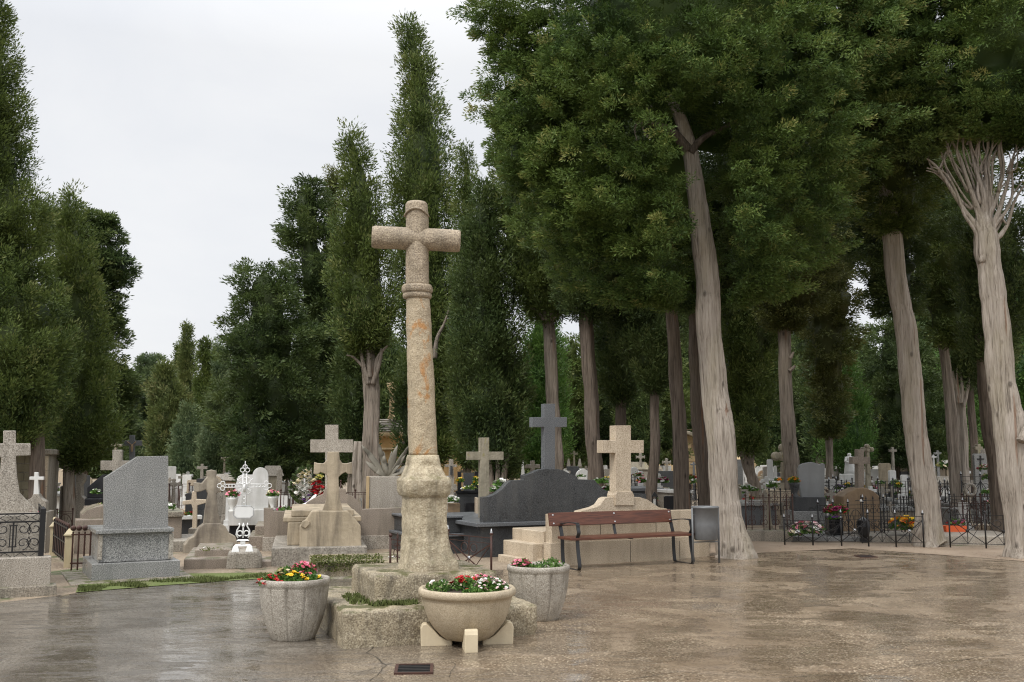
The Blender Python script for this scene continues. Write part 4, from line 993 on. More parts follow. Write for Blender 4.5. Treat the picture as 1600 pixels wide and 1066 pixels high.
def xfence(px0, d0, px1, d1, ytop, ybot, lab, m='black_iron', bays=2, boss=True, hoops=True, name='iron_fence', style='x', z0=None, group=None):
    """iron fence from one ground point to another: posts, rails and crossing bars"""
    p, q = at(px0, 715, d0), at(px1, 715, d1); p.z = q.z = 0; L = (q-p).length; an = math.atan2(q.y-p.y, q.x-p.x)
    t = empty(name, p, an, lab, 'fence', group); zt = at(px0, ytop, d0).z; zb = at(px0, ybot, d0).z if z0 is None else z0; zb = max(0, zb); H = zt-zb
    for i in range(bays+1):
        x = L*i/bays; mb = MB(); mb.tube([(x,0,max(0,zb-.05)),(x,0,zt+.03)], .014, 8); mb.ball((x,0,zt+.05), .025, 8); mb.build('post', m, t, smooth=True)
        if boss: MB().lathe([(.012,zt+.02),(.022,zt+.05),(.012,zt+.09),(.004,zt+.12)], 8, (x,0)).build('finial', 'silver_paint', t, smooth=True)
    mb = MB(); mb.bar((0,0,zt),(L,0,zt),.011).bar((0,0,zb+.1*H),(L,0,zb+.1*H),.009).bar((0,0,zt-.12*H),(L,0,zt-.12*H),.007); mb.build('rail', m, t)
    mb = MB()
    for i in range(bays):
        x0, x1 = L*i/bays, L*(i+1)/bays; xm = (x0+x1)/2
        if style == 'x':
            mb.bar((x0,-.008,zt-.12*H),(x1,-.008,zb+.1*H),.013).bar((x0,.008,zb+.1*H),(x1,.008,zt-.12*H),.013)
            mb.bar((x0,.0,zt-.12*H),(xm,.0,zb+.1*H),.008).bar((xm,0,zb+.1*H),(x1,.0,zt-.12*H),.008)
            mb.tube([(xm,0,zb+.1*H),(xm,0,zt)], .007, 6)
            MB().lathe([(.022,-.012),(.032,0),(.022,.012)], 10, M=Matrix.Translation((xm,0,zb+.5*H)) @ Matrix.Rotation(PI/2, 4, 'X')).build('boss', m if (not boss or i%2) else 'silver_paint', t, smooth=True)
            for s_ in (-1,1):
                mb.tube([(xm+s_*(.10+.07*math.cos(a)),0,zt-.26*H+.07*math.sin(a)*.8) for a in [2*PI*k/14 for k in range(15)]], .006, 5)
        elif style == 'scroll':
            n = max(1, int((x1-x0)/.16))
            for k in range(n):
                xc = x0+(k+.5)*(x1-x0)/n; mb.tube([(xc,0,zb),(xc,0,zt+.02)], .009, 6); mb.frustum(xc-.014,xc+.014,-.014,.014,zt+.02,zt+.09,.013)
                for s_ in (-1,1):
                    for zc in (zb+.25*H, zb+.70*H):
                        mb.tube([(xc+s_*(.038+.034*math.cos(a)),0,zc+.05*math.sin(a)) for a in [PI*.9*j/6 for j in range(-7,8)]], .006, 5)
                        mb.tube([(xc+s_*(.038+.016*math.cos(a)),0,zc+.10+.025*math.sin(a)) for a in [PI*.9*j/4 for j in range(-4,5)]], .005, 5)
        elif style == 'bars':
            n = max(2, int((x1-x0)/.11))
            for k in range(n): xc = x0+(k+.5)*(x1-x0)/n; mb.tube([(xc,0,zb),(xc,0,zt)], .007, 5)
        else:
            n = max(1, int((x1-x0)/.35))
            for k in range(n):
                xc = x0+(k+.5)*(x1-x0)/n; w2 = (x1-x0)/n/2
                mb.tube([(xc-w2*math.cos(a),0,zb+.15*H+.7*H*math.sin(a)) for a in [PI*j/12 for j in range(13)]], .007, 5)
                for a in (PI*.2,PI*.35,PI*.5,PI*.65,PI*.8): mb.bar((xc,0,zb+.15*H),(xc+w2*math.cos(a),0,zb+.15*H+.7*H*math.sin(a)),.006)
    mb.build('infill', m, t)
    return t
xfence(768, 13.0, 640, 14.4, 841, 893, 'low rusty iron fence with crossing bars, right of the column pedestal', 'rust_iron', 2, boss=True, z0=0)
xfence(612, 12.6, 634, 12.4, 843, 880, 'fragment of rusty iron fence left of the column pedestal', 'rust_iron', 1, boss=False, style='scroll', z0=.05)
clump(G(616, 893)+Vector((0,0,.0)), .15, ['white'], 40, .03, 'white chrysanthemum bush on the ground just left of the column pedestal', 'flowers', 'flowering_bush', dome=1.0, h=.05, leafm='leaf_fresh')
# wet earth inside the beige and low plots is the ground itself

# graves between column and dark tomb
g = Mon('crucifix', 'grey stone crucifix with a dark figure on a stepped base, beside the column', 705, 24, R(6), 'crucifix')
g.cross('cross', 705, 718, 760, 7, 695, 714, 726, 730, 0, .1, 'grey_stone', .006, base_w=9); g.poly('base', [(690,775),(697,757),(713,757),(720,775)], -.05, .3, 'grey_stone', .01); g.blk('plinth', 688, 722, 774, 812, -.1, .7, 'marble')
MB().tube([(g.pl(705,740)[0],-.03,g.pl(705,742)[1]),(g.pl(705,740)[0],-.03,g.pl(705,728)[1])], .025, 6).build('figure', 'dark_granite', g.root)
g = Mon('headstone', 'black granite headstone flanked by black posts with yellow flowers', 717, 21.5, R(8), 'headstone')
g.blk('slab', 725, 741, 739, 767, .05, .1, 'dark_granite', .004, g=False)
for x0, x1 in ((715,721),(742,748)): g.blk('post', x0, x1, 737, 768, 0, .12, 'black_granite', .004, g=False)
g.blk('ledge', 712, 749, 767, 771, -.1, .5, 'black_granite', g=False); g.blk('base', 714, 749, 771, 800, -.05, .9, 'dark_granite'); g.blk('step', 727, 752, 786, 800, -.3, .3, 'black_granite')
for px, py, lab in ((719,754,'yellow flowers tied to the first black post nearest the column'),(745,752,'upper yellow flowers on the black post beside the beige cross'),(744,759,'lower yellow flowers on the black post beside the beige cross')):
    clump(at(px, py, 21.2), .09, ['paleyellow','yellow'], 12, .035, lab, 'flowers', 'flower_bunch', dome=1)
clump(at(733, 765, 21.1), .16, ['paleyellow','white'], 14, .035, 'cream and yellow flowers lying below the black headstone', 'flowers', 'flower_bunch', dome=.4)
clump(at(706, 785, 19.5), .16, ['white'], 16, .035, 'white flowers in a brown trough touching the column edge', 'flowers', 'flower_bunch', dome=.7)
g = Mon('flower_trough', 'brown stone trough under white flowers beside the column', 698, 19.5, R(6), 'trough'); g.blk('body', 700, 719, 787, 800, 0, .3, 'brown_stone')
g = Mon('stone_block', 'upright beige stone slab end left of the beige cross', 743, 19, R(8), 'slab'); g.blk('slab', 744, 748, 778, 800, 0, .3, 'beige_granite')

# ochre mausoleum with tiled roof and its column, behind the cross column
g = Mon('ochre_mausoleum', 'ochre plaster mausoleum with a stepped tiled roof and a carved stone finial', 590, 38, R(0), 'mausoleum')
g.blk('wall', 570, 628, 682, 760, .3, 4, 'ochre_plaster', .02); g.blk('plinth_wall', 572, 740, 704, 765, 0, 4, 'ochre_plaster', .02)
g.blk('cornice', 568, 630, 676, 682, .1, 4.4, 'sandstone', .03, g=False); g.blk('lower_cornice', 575, 632, 700, 704, -.1, 4.3, 'sandstone', .03, g=False)
for i in range(6):
    g.blk('roof', 572+i*1.2, 628-i*1.2, 672-i*3.4, 675.2-i*3.4, .15+i*.25, 4.2-i*.5, 'roof_tile', .04, g=False)
for x_ in (597, 604, 611): 
    g.blk('corbel', x_-1, x_+1.5, 681, 684, .12, .3, 'sandstone', .01, g=False)
g.poly('finial', [(605,655),(608,648),(609,612),(605,607),(604,598),(608,599),(613,596),(618,599),(618,607),(615,612),(614,648),(617,655)], .8, .45, 'sandstone', .02)
for px in (612,): pass
g.poly('broken_gable', [(660,706),(660,692),(668,692),(669,700),(680,700),(690,698),(703,690),(705,682),(712,675),(718,672),(725,690),(735,706)], .3, .4, 'ochre_plaster', .02)
g.blk('pier', 666, 672, 690, 765, -.2, .5, 'sandstone', .02); 
g.poly('urn', [(684,704),(683,698),(687,696),(689,693),(691,696),(697,697),(697,704),(692,706),(693,712),(688,712),(688,706)], -.3, .3, 'sandstone', .02)
# chapel on the right
g = Mon('chapel', 'sandstone chapel with a mossy gable and a small arched niche, seen between cypress trunks', 1072, 52, R(12), 'chapel')
g.poly('wall', [(1066,770),(1066,690),(1072,676),(1150,712),(1160,716),(1172,722),(1172,770)], 0, 6, 'sandstone', .03)
g.poly('gable_coping', [(1060,676),(1062,671),(1078,674),(1180,724),(1178,728),(1076,679)], -.3, 6.5, 'lichen_stone', .03)
g.poly('niche', [(1080,705),(1080,698)]+[(1083.5-3.5*math.cos(a), 697-4*math.sin(a)) for a in [PI*k/8 for k in range(9)]]+[(1087,705)], -.02, .05, 'brown_stone', 0)
mb = MB()
for k in range(9):
    z_ = .4+k*.33; x0 = g.pl(1066,720)[0]; mb.box(x0+.05, x0+3.4, -.012, 0, z_, z_+.02)
mb.build('masonry_joint', 'brown_stone', g.root)
g.poly('wing_wall', [(1150,768),(1150,722),(1165,714),(1176,712),(1184,730),(1184,768)], -1.5, 1, 'sandstone', .03)

# ------------------------------------------------------------------ graves of the right and the far rows
def grave(kind, px, yt, d, w, mat, label, name=None, rot=None, mat2=None, group=None, ybase=None):
    rot = R(random.Random(hash_(label)+px).uniform(-8, 22)) if rot is None else rot
    cat = {'cross':'cross','celtic':'cross','slab':'headstone','round':'headstone','arch':'headstone','ledger':'tomb','obelisk':'obelisk','block':'tomb','leaf':'cross'}[kind]
    g = Mon(name or {'cross':'stone_cross','celtic':'stone_cross','leaf':'stone_cross','slab':'headstone','round':'headstone','arch':'headstone','ledger':'ledger_tomb','obelisk':'obelisk','block':'tomb_block'}[kind], label, px, d, rot, cat, group)
    k = d/F; H = at(px, yt, d).z; W = w*k; m2 = mat2 or mat; th = max(.08, min(.2, W*.25))
    if kind in ('cross','celtic','leaf'):
        hb = max(.25, H-2.1*W); sw = W*.12 if kind != 'cross' else W*.13
        ay = H-W*.38
        if kind == 'cross':
            P = [(-sw*1.3,hb),(-sw,ay-sw),(-W/2,ay-sw),(-W/2,ay+sw),(-sw,ay+sw),(-sw,H),(sw,H),(sw,ay+sw),(W/2,ay+sw),(W/2,ay-sw),(sw,ay-sw),(sw*1.3,hb)]
            MB().prism(P, 0, th).build('cross', mat, g.root, bevel=.01)
        elif kind == 'celtic':
            P = [(-sw*1.5,hb),(-sw*.8,ay-sw*1.6),(-W*.36,ay-sw*.8),(-W/2,ay-sw*1.6),(-W/2,ay+sw*1.6),(-W*.36,ay+sw*.8),(-sw*.8,ay+sw*1.4),(-sw*1.6,H-.01),(0,H+sw*.5),(sw*1.6,H-.01),(sw*.8,ay+sw*1.4),(W*.36,ay+sw*.8),(W/2,ay+sw*1.6),(W/2,ay-sw*1.6),(W*.36,ay-sw*.8),(sw*.8,ay-sw*1.6),(sw*1.5,hb)]
            MB().prism(P, 0, th).build('cross', mat, g.root, bevel=.012)
        else:
            mb = MB().prism([(-sw*1.1,hb),(-sw*.8,ay),(sw*.8,ay),(sw*1.1,hb)], 0, th)
            for cx_, cz_ in ((0,H-W*.17),(-W*.34,ay),(W*.34,ay),(0,ay-.02)):
                mb.lathe([(W*.10,-.02),(W*.17,.0),(W*.17,th*.9),(W*.10,th+.02)], 12, M=Matrix.Translation((cx_, th, cz_)) @ Matrix.Rotation(PI/2, 4, 'X'))
            mb.build('cross', mat, g.root)
        q = W*.28
        if hb > .3:
            MB().frustum(-q, q, -q*.6+th/2, q*.6+th/2, .18, hb+.002, q*.35).build('pedestal', m2, g.root, bevel=.012)
        MB().box(-q*1.5, q*1.5, -q*.9+th/2, q*.9+th/2, -.02, .18).build('plinth', m2, g.root, bevel=.012)
    elif kind in ('slab','round','arch'):
        hb = max(.15, H*.32)
        if kind == 'slab': P = [(-W/2,hb),(-W/2,H-.03),(-W/2+.03,H),(W/2-.03,H),(W/2,H-.03),(W/2,hb)]
        elif kind == 'arch': P = [(-W/2,hb)]+[(-W/2*math.cos(a), H-W/2+W/2*math.sin(a)) for a in [PI*j/12 for j in range(13)]]+[(W/2,hb)]
        else: P = [(-W*.42,hb),(-W/2,H-.12)]+[(-W/2+.12-.12*math.cos(a)*1, H-.12+.12*math.sin(a)) for a in [PI/2*j/5 for j in range(1,6)]]+[(0,H+.02)]+[(W/2-.12+.12*math.sin(a), H-.12+.12*math.cos(a)) for a in [PI/2*j/5 for j in range(0,5)]]+[(W/2,H-.12),(W*.42,hb)]
        MB().prism(P, 0, th).build('slab', mat, g.root, bevel=.008)
        MB().box(-W*.62, W*.62, -.12, th+.12, .12, hb).build('block', m2, g.root, bevel=.008)
        MB().box(-W*.75, W*.75, -.25, 1.6, -.02, .12+.12*(H>1)).build('ledger', m2, g.root, bevel=.01)
    elif kind == 'ledger':
        MB().box(-W/2, W/2, 0, 1.9, -.02, H-.08).build('body', mat, g.root, bevel=.01); MB().box(-W/2-.04, W/2+.04, -.05, 1.95, H-.078, H).build('lid', m2, g.root, bevel=.01)
    elif kind == 'obelisk':
        MB().frustum(-W*.3, W*.3, -W*.3, W*.3, H*.35, H, W*.22).build('needle', mat, g.root); MB().box(-W*.45, W*.45, -W*.45, W*.45, -.02, H*.35-.002).build('base', m2, g.root, bevel=.01)
    else:
        MB().box(-W/2, W/2, 0, W*.7, -.02, H*.8).build('body', mat, g.root, bevel=.015); MB().frustum(-W/2-.05, W/2+.05, -.05, W*.7+.05, H*.8+.002, H, W*.2).build('lid', m2, g.root, bevel=.01)
    return g
# left middle
grave('cross', 316, 725, 33, 16, 'grey_stone', 'plain grey cross on a gabled base, seen left above the cement cross')
grave('celtic', 351, 712, 36, 11, 'lichen_stone', 'small mossy cross on a tall square pedestal, left above the white iron cross')
grave('block', 350, 741, 33, 44, 'brown_stone', 'wide brown stone tomb front behind the white iron cross', mat2='grey_stone')
grave('cross', 392, 721, 34, 15, 'grey_stone', 'grey cross with a round wreath mark above the white marble headstone')
grave('slab', 293, 742, 32, 14, 'marble', 'pale pilaster headstone topped by a ledge, behind the cement cross')
grave('slab', 302, 750, 29, 16, 'beige_granite', 'low beige headstone with a grey tablet behind the leaning crucifix')
grave('celtic', 273, 749, 27, 20, 'grey_stone', 'lichen-speckled small cross just right of the grey headstone')
grave('cross', 266, 746, 31, 10, 'grey_stone', 'thin dark cross touching the edge of the grey headstone')
grave('slab', 347, 770, 24, 20, 'grey_stone', 'grey block headstone between the cement cross and the white urn')
grave('block', 428, 728, 27, 26, 'lichen_stone', 'pair-like square stone pillar right of the marble headstone', mat2='grey_stone')
grave('slab', 438, 733, 26, 8, 'grey_stone', 'narrow grey upright stone beside the square pillar')
grave('slab', 488, 722, 30, 12, 'dark_granite', 'small dark headstone peeking over the plain upright grey headstone')
grave('obelisk', 449, 741, 30, 12, 'grey_stone', 'short leaning grey needle stone left of the flower wreath')
grave('arch', 138, 745, 33, 14, 'beige_granite', 'small arched beige stone between the cypress trunk and black slanted headstone')
grave('slab', 400, 728, 40, 14, 'grey_stone', 'grey flat stone far behind the white marble arch')
xfence(420, 22, 460, 22.4, 770, 800, 'maroon iron railing left of the flower wreath', 'rust_iron', 2, boss=False, style='bars')
xfence(538, 22, 574, 22.2, 770, 800, 'maroon iron railing between the cement cross and agave box', 'rust_iron', 2, boss=False, style='bars')
xfence(338, 24, 366, 24.3, 785, 812, 'rusty iron railing behind the half-wet cement cross', 'rust_iron', 1, boss=False, style='bars')
xfence(94, 22, 118, 22.3, 800, 830, 'rusty iron gate top with a rounded crest behind the ivory posts', 'rust_iron', 1, boss=False, style='fan')
# centre middle
grave('obelisk', 817, 720, 30, 15, 'marble', 'white tapering stone rising from the left shoulder of the dark tomb')
grave('cross', 833, 720, 33, 23, 'grey_stone', 'grey cross with a round mark left of the dark tomb cross')
grave('celtic', 897, 705, 40, 11, 'lichen_stone', 'small stone cross between two pointed finials, right of the dark cross')
g = Mon('twin_finial_tomb', 'dark headstone carrying two pointed stone finials, right of the dark cross', 885, 39, 0, 'headstone')
g.blk('slab', 885, 905, 729, 760, 0, .3, 'dark_granite', .01)
for x_ in (888.5, 906): g.poly('finial', [(x_-3,729),(x_-2,722),(x_-1,717),(x_+1,717),(x_+2,722),(x_+3,729)], 0, .2, 'grey_stone', .01)
grave('arch', 880, 733, 36, 24, 'marble', 'low white arched slab behind the dark headwall, left part', mat2='dark_granite')
grave('arch', 911, 733, 37, 22, 'marble', 'low white arched slab beside the brown cypress trunk', mat2='dark_granite')
grave('celtic', 1001, 709, 38, 14, 'grey_stone', 'grey cross on a gabled vault just right of the beige cross')
grave('block', 1000, 722, 38, 28, 'grey_stone', 'gabled grey vault under a small grey cross', mat2='lichen_stone')
grave('celtic', 1042, 717, 36, 14, 'grey_stone', 'grey cross standing on a dark headstone between two trunks')
grave('slab', 1040, 736, 35, 26, 'dark_granite', 'dark headstone with a small oval portrait between two trunks', mat2='blue_granite')
grave('arch', 991, 730, 32, 14, 'marble', 'white curved marble top right of the beige cross shaft')
grave('slab', 1001, 736, 28, 8, 'marble', 'small white tablet above the pink flowers')
grave('slab', 1029, 740, 29, 6, 'marble', 'narrow white tablet behind the slender trunk')
grave('slab', 950, 733, 33, 14, 'grey_stone', 'weathered grey headstone between the thick brown trunk and beige cross')
grave('slab', 954, 742, 31, 5, 'marble', 'thin white upright marker left of the beige cross')
grave('ledger', 1010, 763, 26, 48, 'dark_granite', 'dark ledger tomb carrying pink flowers behind the beige shoulder', mat2='blue_granite')
grave('ledger', 1068, 766, 25, 26, 'grey_stone', 'pale ledger tomb between the trunk and litter bin', mat2='marble')
grave('cross', 1084, 722, 38, 10, 'blue_granite', 'blue grey metal cross before the chapel wall')
grave('slab', 1046, 775, 24, 20, 'black_granite', 'black low headstone with a white card between two trunks')
for px, py, d, r_, cs_, n, lab in ((997,745,26,.14,['rose','white'],14,'rose flowers beside the white tablet right of the beige cross'),(1005,755,26,.17,['orange','pink','white'],16,'orange and pink flowers lying on the dark ledger tomb'),
     (1034,755,27,.20,['magenta','white'],22,'round magenta and white bouquet right of the slender trunk'),(947,750,28,.12,['yellow'],8,'yellow flowers left of the beige cross shaft'),
     (1080,750,27,.16,['red'],14,'red flowers by the chapel wall left of the pale big trunk'),(1088,756,26,.16,['white'],7,'low green plant by the chapel wall left of the pale big trunk'),(908,748,35,.2,['white'],12,'white flowers left of the thick brown trunk')):
    clump(at(px, py, d), r_, cs_, n, r_*.3, lab, 'flowers', 'flower_bunch', dome=.7)
xfence(1064, 21, 1090, 21.4, 760, 792, 'black scrolled iron railing left of the litter bin', 'black_iron', 1, boss=False, style='scroll')
t = empty('grave_lantern', at(1023, 792, 22), 0, 'small black iron lantern between two trunks', 'lantern')
MB().box(-.06,.06,-.06,.06,0,.03).box(-.05,-.04,-.05,-.04,.03,.22).box(.04,.05,-.05,-.04,.03,.22).box(-.05,-.04,.04,.05,.03,.22).box(.04,.05,.04,.05,.03,.22).frustum(-.07,.07,-.07,.07,.22,.32,.06).build('cage', 'black_iron', t)
MB().lathe([(.03,.03),(.03,.16),(.01,.18)], 10).build('candle', 'glazed_white', t)

# right: rounded headstone group
g = Mon('headstone', 'large rounded grey headstone on a dark plinth with orange flowers beside it', 1240, 21.5, R(-6), 'headstone')
g.poly('slab', [(1253,778),(1249,760),(1247,735),(1250,727),(1256,724),(1268,722),(1276,724),(1280,726),(1286,724),(1289,726),(1288,778)], .12, .18, 'smooth_granite', .01)
g.blk('plinth', 1240, 1291, 777, 799, 0, .5, 'dark_granite', .008, g=False); g.blk('base', 1238, 1293, 799, 845, -.05, .9, 'grey_granite', .01)
vase(1242, 777, 21.3, .30, 'dark_granite', 'dark stone vase beside the rounded grey headstone', ['orange','yellow'], 22, .13, 4, 'orange marigolds in the dark vase beside the rounded headstone')
g = Mon('stone_cross', 'weathered leafy stone cross with lichen on a shaft, left of the rounded headstone', 1225, 25, R(0), 'cross')
mb = MB().prism([g.pl(1221.5,762),g.pl(1222,722),g.pl(1229,722),g.pl(1229.5,762)], 0, .14)
for cx_, cy_, rr in ((1225,700,7),(1213.5,713,7),(1236.5,714,7),(1225,713,8)):
    x_, z_ = g.pl(cx_, cy_); q = rr*25/F; mb.lathe([(q*.6,-.03),(q,0),(q,.13),(q*.6,.16)], 12, M=Matrix.Translation((x_, .14, z_)) @ Matrix.Rotation(PI/2, 4, 'X'), rmod=lambda a, z: 1+.12*math.sin(6*a))
mb.build('cross', 'lichen_stone', g.root); g.blk('pedestal', 1217, 1234, 755, 772, -.05, .3, 'lichen_stone'); g.blk('base', 1208, 1240, 766, 800, -.2, .8, 'beige_granite')
g = Mon('stone_cross', 'brown stone cross on a tapering gabled brown base inside the iron fences', 1318, 21.0, R(8), 'cross')
g.poly('base', [(1318,830),(1318,776),(1325,770),(1340,763),(1353,762),(1366,768),(1375,776),(1375,830)], 0, .45, 'brown_stone', .02, g=True)
g.cross('cross', 1345.5, 702, 764, 10, 1332, 1360, 714, 725, .12, .16, 'brown_granite', .01)
# white statue
g = Mon('statue', 'white marble statue of a draped standing mourner on a white pedestal', 1327, 30, R(0), 'statue')
def Lz(py): return g.pl(1327, py)[1]
MB().lathe([(.17,Lz(741)),(.165,Lz(735)),(.135,Lz(727)),(.12,Lz(720)),(.13,Lz(716)),(.10,Lz(713.8)),(.045,Lz(713)),(.055,Lz(711.5)),(.062,Lz(710)),(.045,Lz(708.6)),(.01,Lz(708))], 20, rmod=lambda a, z: 1+.07*math.sin(7*a+z*3), sy=.8).tube([(-.10,-.02,Lz(715)),(-.16,-.10,Lz(721)),(-.04,-.14,Lz(723))], [.04,.035,.025], 8).tube([(.10,-.02,Lz(715)),(.14,-.10,Lz(720)),(.02,-.14,Lz(717))], [.04,.035,.025], 8).build('figure', 'marble', g.root, smooth=True)
g.blk('pedestal', 1319, 1335, 741, 762, -.2, .45, 'marble', .02, g=False); g.blk('base', 1312, 1341, 752, 790, -.1, 1, 'marble', .02)
grave('leaf', 1357, 694, 27, 22, 'lichen_stone', 'round-headed ornate stone cross directly behind the brown stone cross')
grave('cross', 1396, 699, 34, 14, 'grey_stone', 'grey cross on a pyramidal base left of the leaning pale trunk')
grave('slab', 1382, 724, 29, 18, 'cement', 'cream headstone with a thin dark cross behind the iron fence', mat2='marble')
grave('slab', 1394, 735, 28.5, 12, 'marble', 'lower cream headstone with grey tablet beside the cream one', mat2='marble')
grave('slab', 1412, 742, 26, 10, 'marble', 'small white plaque tablet left of the leaning pale trunk')
grave('block', 1411, 718, 38, 12, 'grey_stone', 'grey stone block far behind the small white plaque')
grave('slab', 1203, 718, 31, 9, 'marble', 'white marble column headstone between the forked trunk and leafy stone cross')
grave('slab', 1197, 729, 33, 10, 'grey_stone', 'small grey round tablet right of the forked trunk')
grave('arch', 1191, 735, 37, 14, 'brown_stone', 'brown arched stone far behind the forked trunk')
grave('slab', 1211, 728, 32, 5, 'marble', 'thin white marker beside the leafy stone cross')
grave('slab', 1155, 718, 33, 12, 'grey_granite', 'tall grey slab between the pale trunk and forked trunk')
grave('celtic', 1303, 716, 40, 12, 'grey_stone', 'small far cross left of the white statue')
grave('block', 1313, 733, 34, 16, 'grey_stone', 'rough dark rock tomb left of the white statue')
g = grave('slab', 1532, 709, 23.5, 22, 'grey_granite', 'tall pale slab headstone bearing a black cross, topped by a small stone cross')
g.cross('black_cross', 1532.5, 712, 738, 1.8, 1528, 1538, 716.5, 718.5, -.02, .025, 'black_iron', .0); g.cross('top_cross', 1530, 694, 709, 5, 1524, 1536, 698, 703, .02, .12, 'lichen_stone', .01)
grave('arch', 1541, 701, 27, 16, 'grey_stone', 'grey arched stone half hidden behind the tall pale slab')
grave('cross', 1466, 704, 34, 12, 'grey_granite', 'slim grey cross right of the leaning pale trunk')
grave('block', 1474, 706, 36, 14, 'beige_granite', 'beige carved stone stele right of the slim grey cross')
grave('slab', 1483, 711, 35, 12, 'beige_granite', 'square beige stone frame left of the twin trunks')
grave('celtic', 1459, 711, 33, 9, 'marble', 'small white cross touching the leaning pale trunk')
grave('block', 1475, 745, 28, 22, 'marble', 'pale ledger block right of the leaning pale trunk', mat2='grey_stone')
grave('ledger', 1180, 786, 24, 60, 'blue_granite', 'polished blue grey ledger behind the rusty scrolled fence', mat2='grey_granite')
grave('ledger', 1300, 784, 26, 36, 'grey_stone', 'plain grey ledger left of the brown stone cross')
grave('ledger', 1400, 793, 23, 50, 'grey_stone', 'long grey ledger behind the brown stone cross', mat2='grey_granite')
g = Mon('ledger_slab', 'low grey grave slab with yellow flowers left of the leaning trunk', 1362, 19.3, R(-4), 'slab')
g.blk('slab', 1362, 1445, 838, 842, 0, 1.4, 'grey_stone', .01)
g = Mon('ledger_slab', 'low pale grave slab behind the crossing-bar fence right of the leaning trunk', 1475, 18.6, R(-6), 'slab')
g.blk('slab', 1475, 1600, 838, 845, 0, 1.5, 'pale_granite', .01)
g = Mon('ledger_slab', 'grey ledger slab with scattered petals inside the front fence', 1235, 19.6, R(-6), 'slab')
g.blk('slab', 1232, 1360, 839, 843, 0, 1.6, 'grey_granite', .01)
g = Mon('kerb_wall', 'low beige kerb wall under the rusty scrolled fence', 1165, 19.3, R(0), 'wall')
g.blk('wall', 1165, 1240, 829, 860, 0, .25, 'curb_concrete', .02)
g = Mon('flower_trough', 'bright orange rectangular plastic trough behind the crossing-bar fence', 1480, 19.6, R(0), 'trough')
g.poly('box', [(1480,840),(1478,822),(1511,822),(1510,840)], 0, .25, 'terracotta', .006)
clump(at(1495, 820, 19.75), .18, ['violet','rose'], 14, .05, 'dull purple flowers growing in the bright orange trough', 'flowers', 'flower_bunch', dome=.5)
for px, py, d, r_, cs_, n, rb, lab in ((1262,834,19.2,.30,['pink','blush','white'],70,.065,'big pale pink and white bouquet on the ground behind the front iron fence'),
     (1243,838,19.1,.12,['cream','pink'],10,.05,'loose cream roses left of the big pale pink bouquet'),(1307,803,19.8,.22,['magenta','red','pink'],36,.07,'magenta and red lilies on a dark stand right of the rounded headstone'),
     (1302,812,19.7,.10,['lilac'],8,.05,'lilac flowers just under the magenta lilies'),(1416,828,19.4,.34,['yellow','orange'],90,.055,'large mass of yellow chrysanthemums left of the leaning trunk'),
     (1583,818,19.0,.12,['red'],12,.05,'red flowers in a red pot beside the rightmost pale trunk'),(1326,762,28,.18,['yellow'],10,.06,'yellow flowers before the white statue'),
     (1542,772,21.5,.13,['pink','white'],12,.045,'pink and white roses on the tall iron fence'),(1555,788,20.5,.14,['white','pink'],10,.05,'white and blush roses above the low crossing-bar fence'),
     (1167,765,21,.12,['white'],10,.05,'white flowers next to the trunk edge left above the rusty fence'),(1177,768,21,.10,['white'],8,.045,'second bunch of white flowers above the rusty fence, near the forked trunk'),
     (1207,762,23,.16,['white'],14,.05,'white flowers on the blue grey ledger left of the leafy cross'),(1216,752,25,.10,['orange'],8,.045,'small orange flowers beside the leafy cross shaft'),
     (1400,757,27,.16,['white'],12,.05,'white flowers at the foot of the lower cream headstone'),(1375,757,27,.13,['white'],8,.05,'pale flowers at the foot of the cream headstone with the thin cross'),
     (1405,762,24,.12,['yellow'],6,.05,'pale yellow wreath behind the iron fence left of the leaning trunk'),(1545,750,23,.18,['white','cream'],12,.055,'white flowers right of the tall pale slab'),
     (1552,742,22.6,.10,['red'],6,.05,'small red flower touch right of the tall pale slab'),(1481,730,27,.25,['cream','paleyellow','white'],20,.07,'cream flowers below the square beige frame'),
     (1540,735,23,.16,['white','rose'],12,.06,'white and rose blooms against the tall pale slab'),(1312,765,25,.15,['white','lilac'],10,.05,'white and lilac flowers left of the brown cross base')):
    clump(at(px, py, d), r_, cs_, n, rb, lab, 'flowers', 'flower_bunch', dome=.7)
g = Mon('dark_stand', 'dark cloth covered stand under the magenta lilies', 1300, 19.9, 0, 'stand'); g.blk('body', 1296, 1318, 808, 840, 0, .3, 'black_granite', .02)
g = Mon('black_urn', 'black rounded urn behind the front fence before the brown cross', 1345, 19.2, 0, 'urn')
MB().lathe([(.05,.08),(.10,.14),(.125,.30),(.11,.42),(.05,.46),(.02,.48)], 16).box(-.06,.06,-.06,.06,0,.08).build('body', 'black_granite', g.root, smooth=False)
g = Mon('flower_pot', 'small red pot beside the rightmost pale trunk', 1584, 19.0, 0, 'pot')
MB().lathe([(.07,0),(.09,.18),(.10,.2),(.09,.2),(.01,.19)], 14).build('body', 'petal_red', g.root)
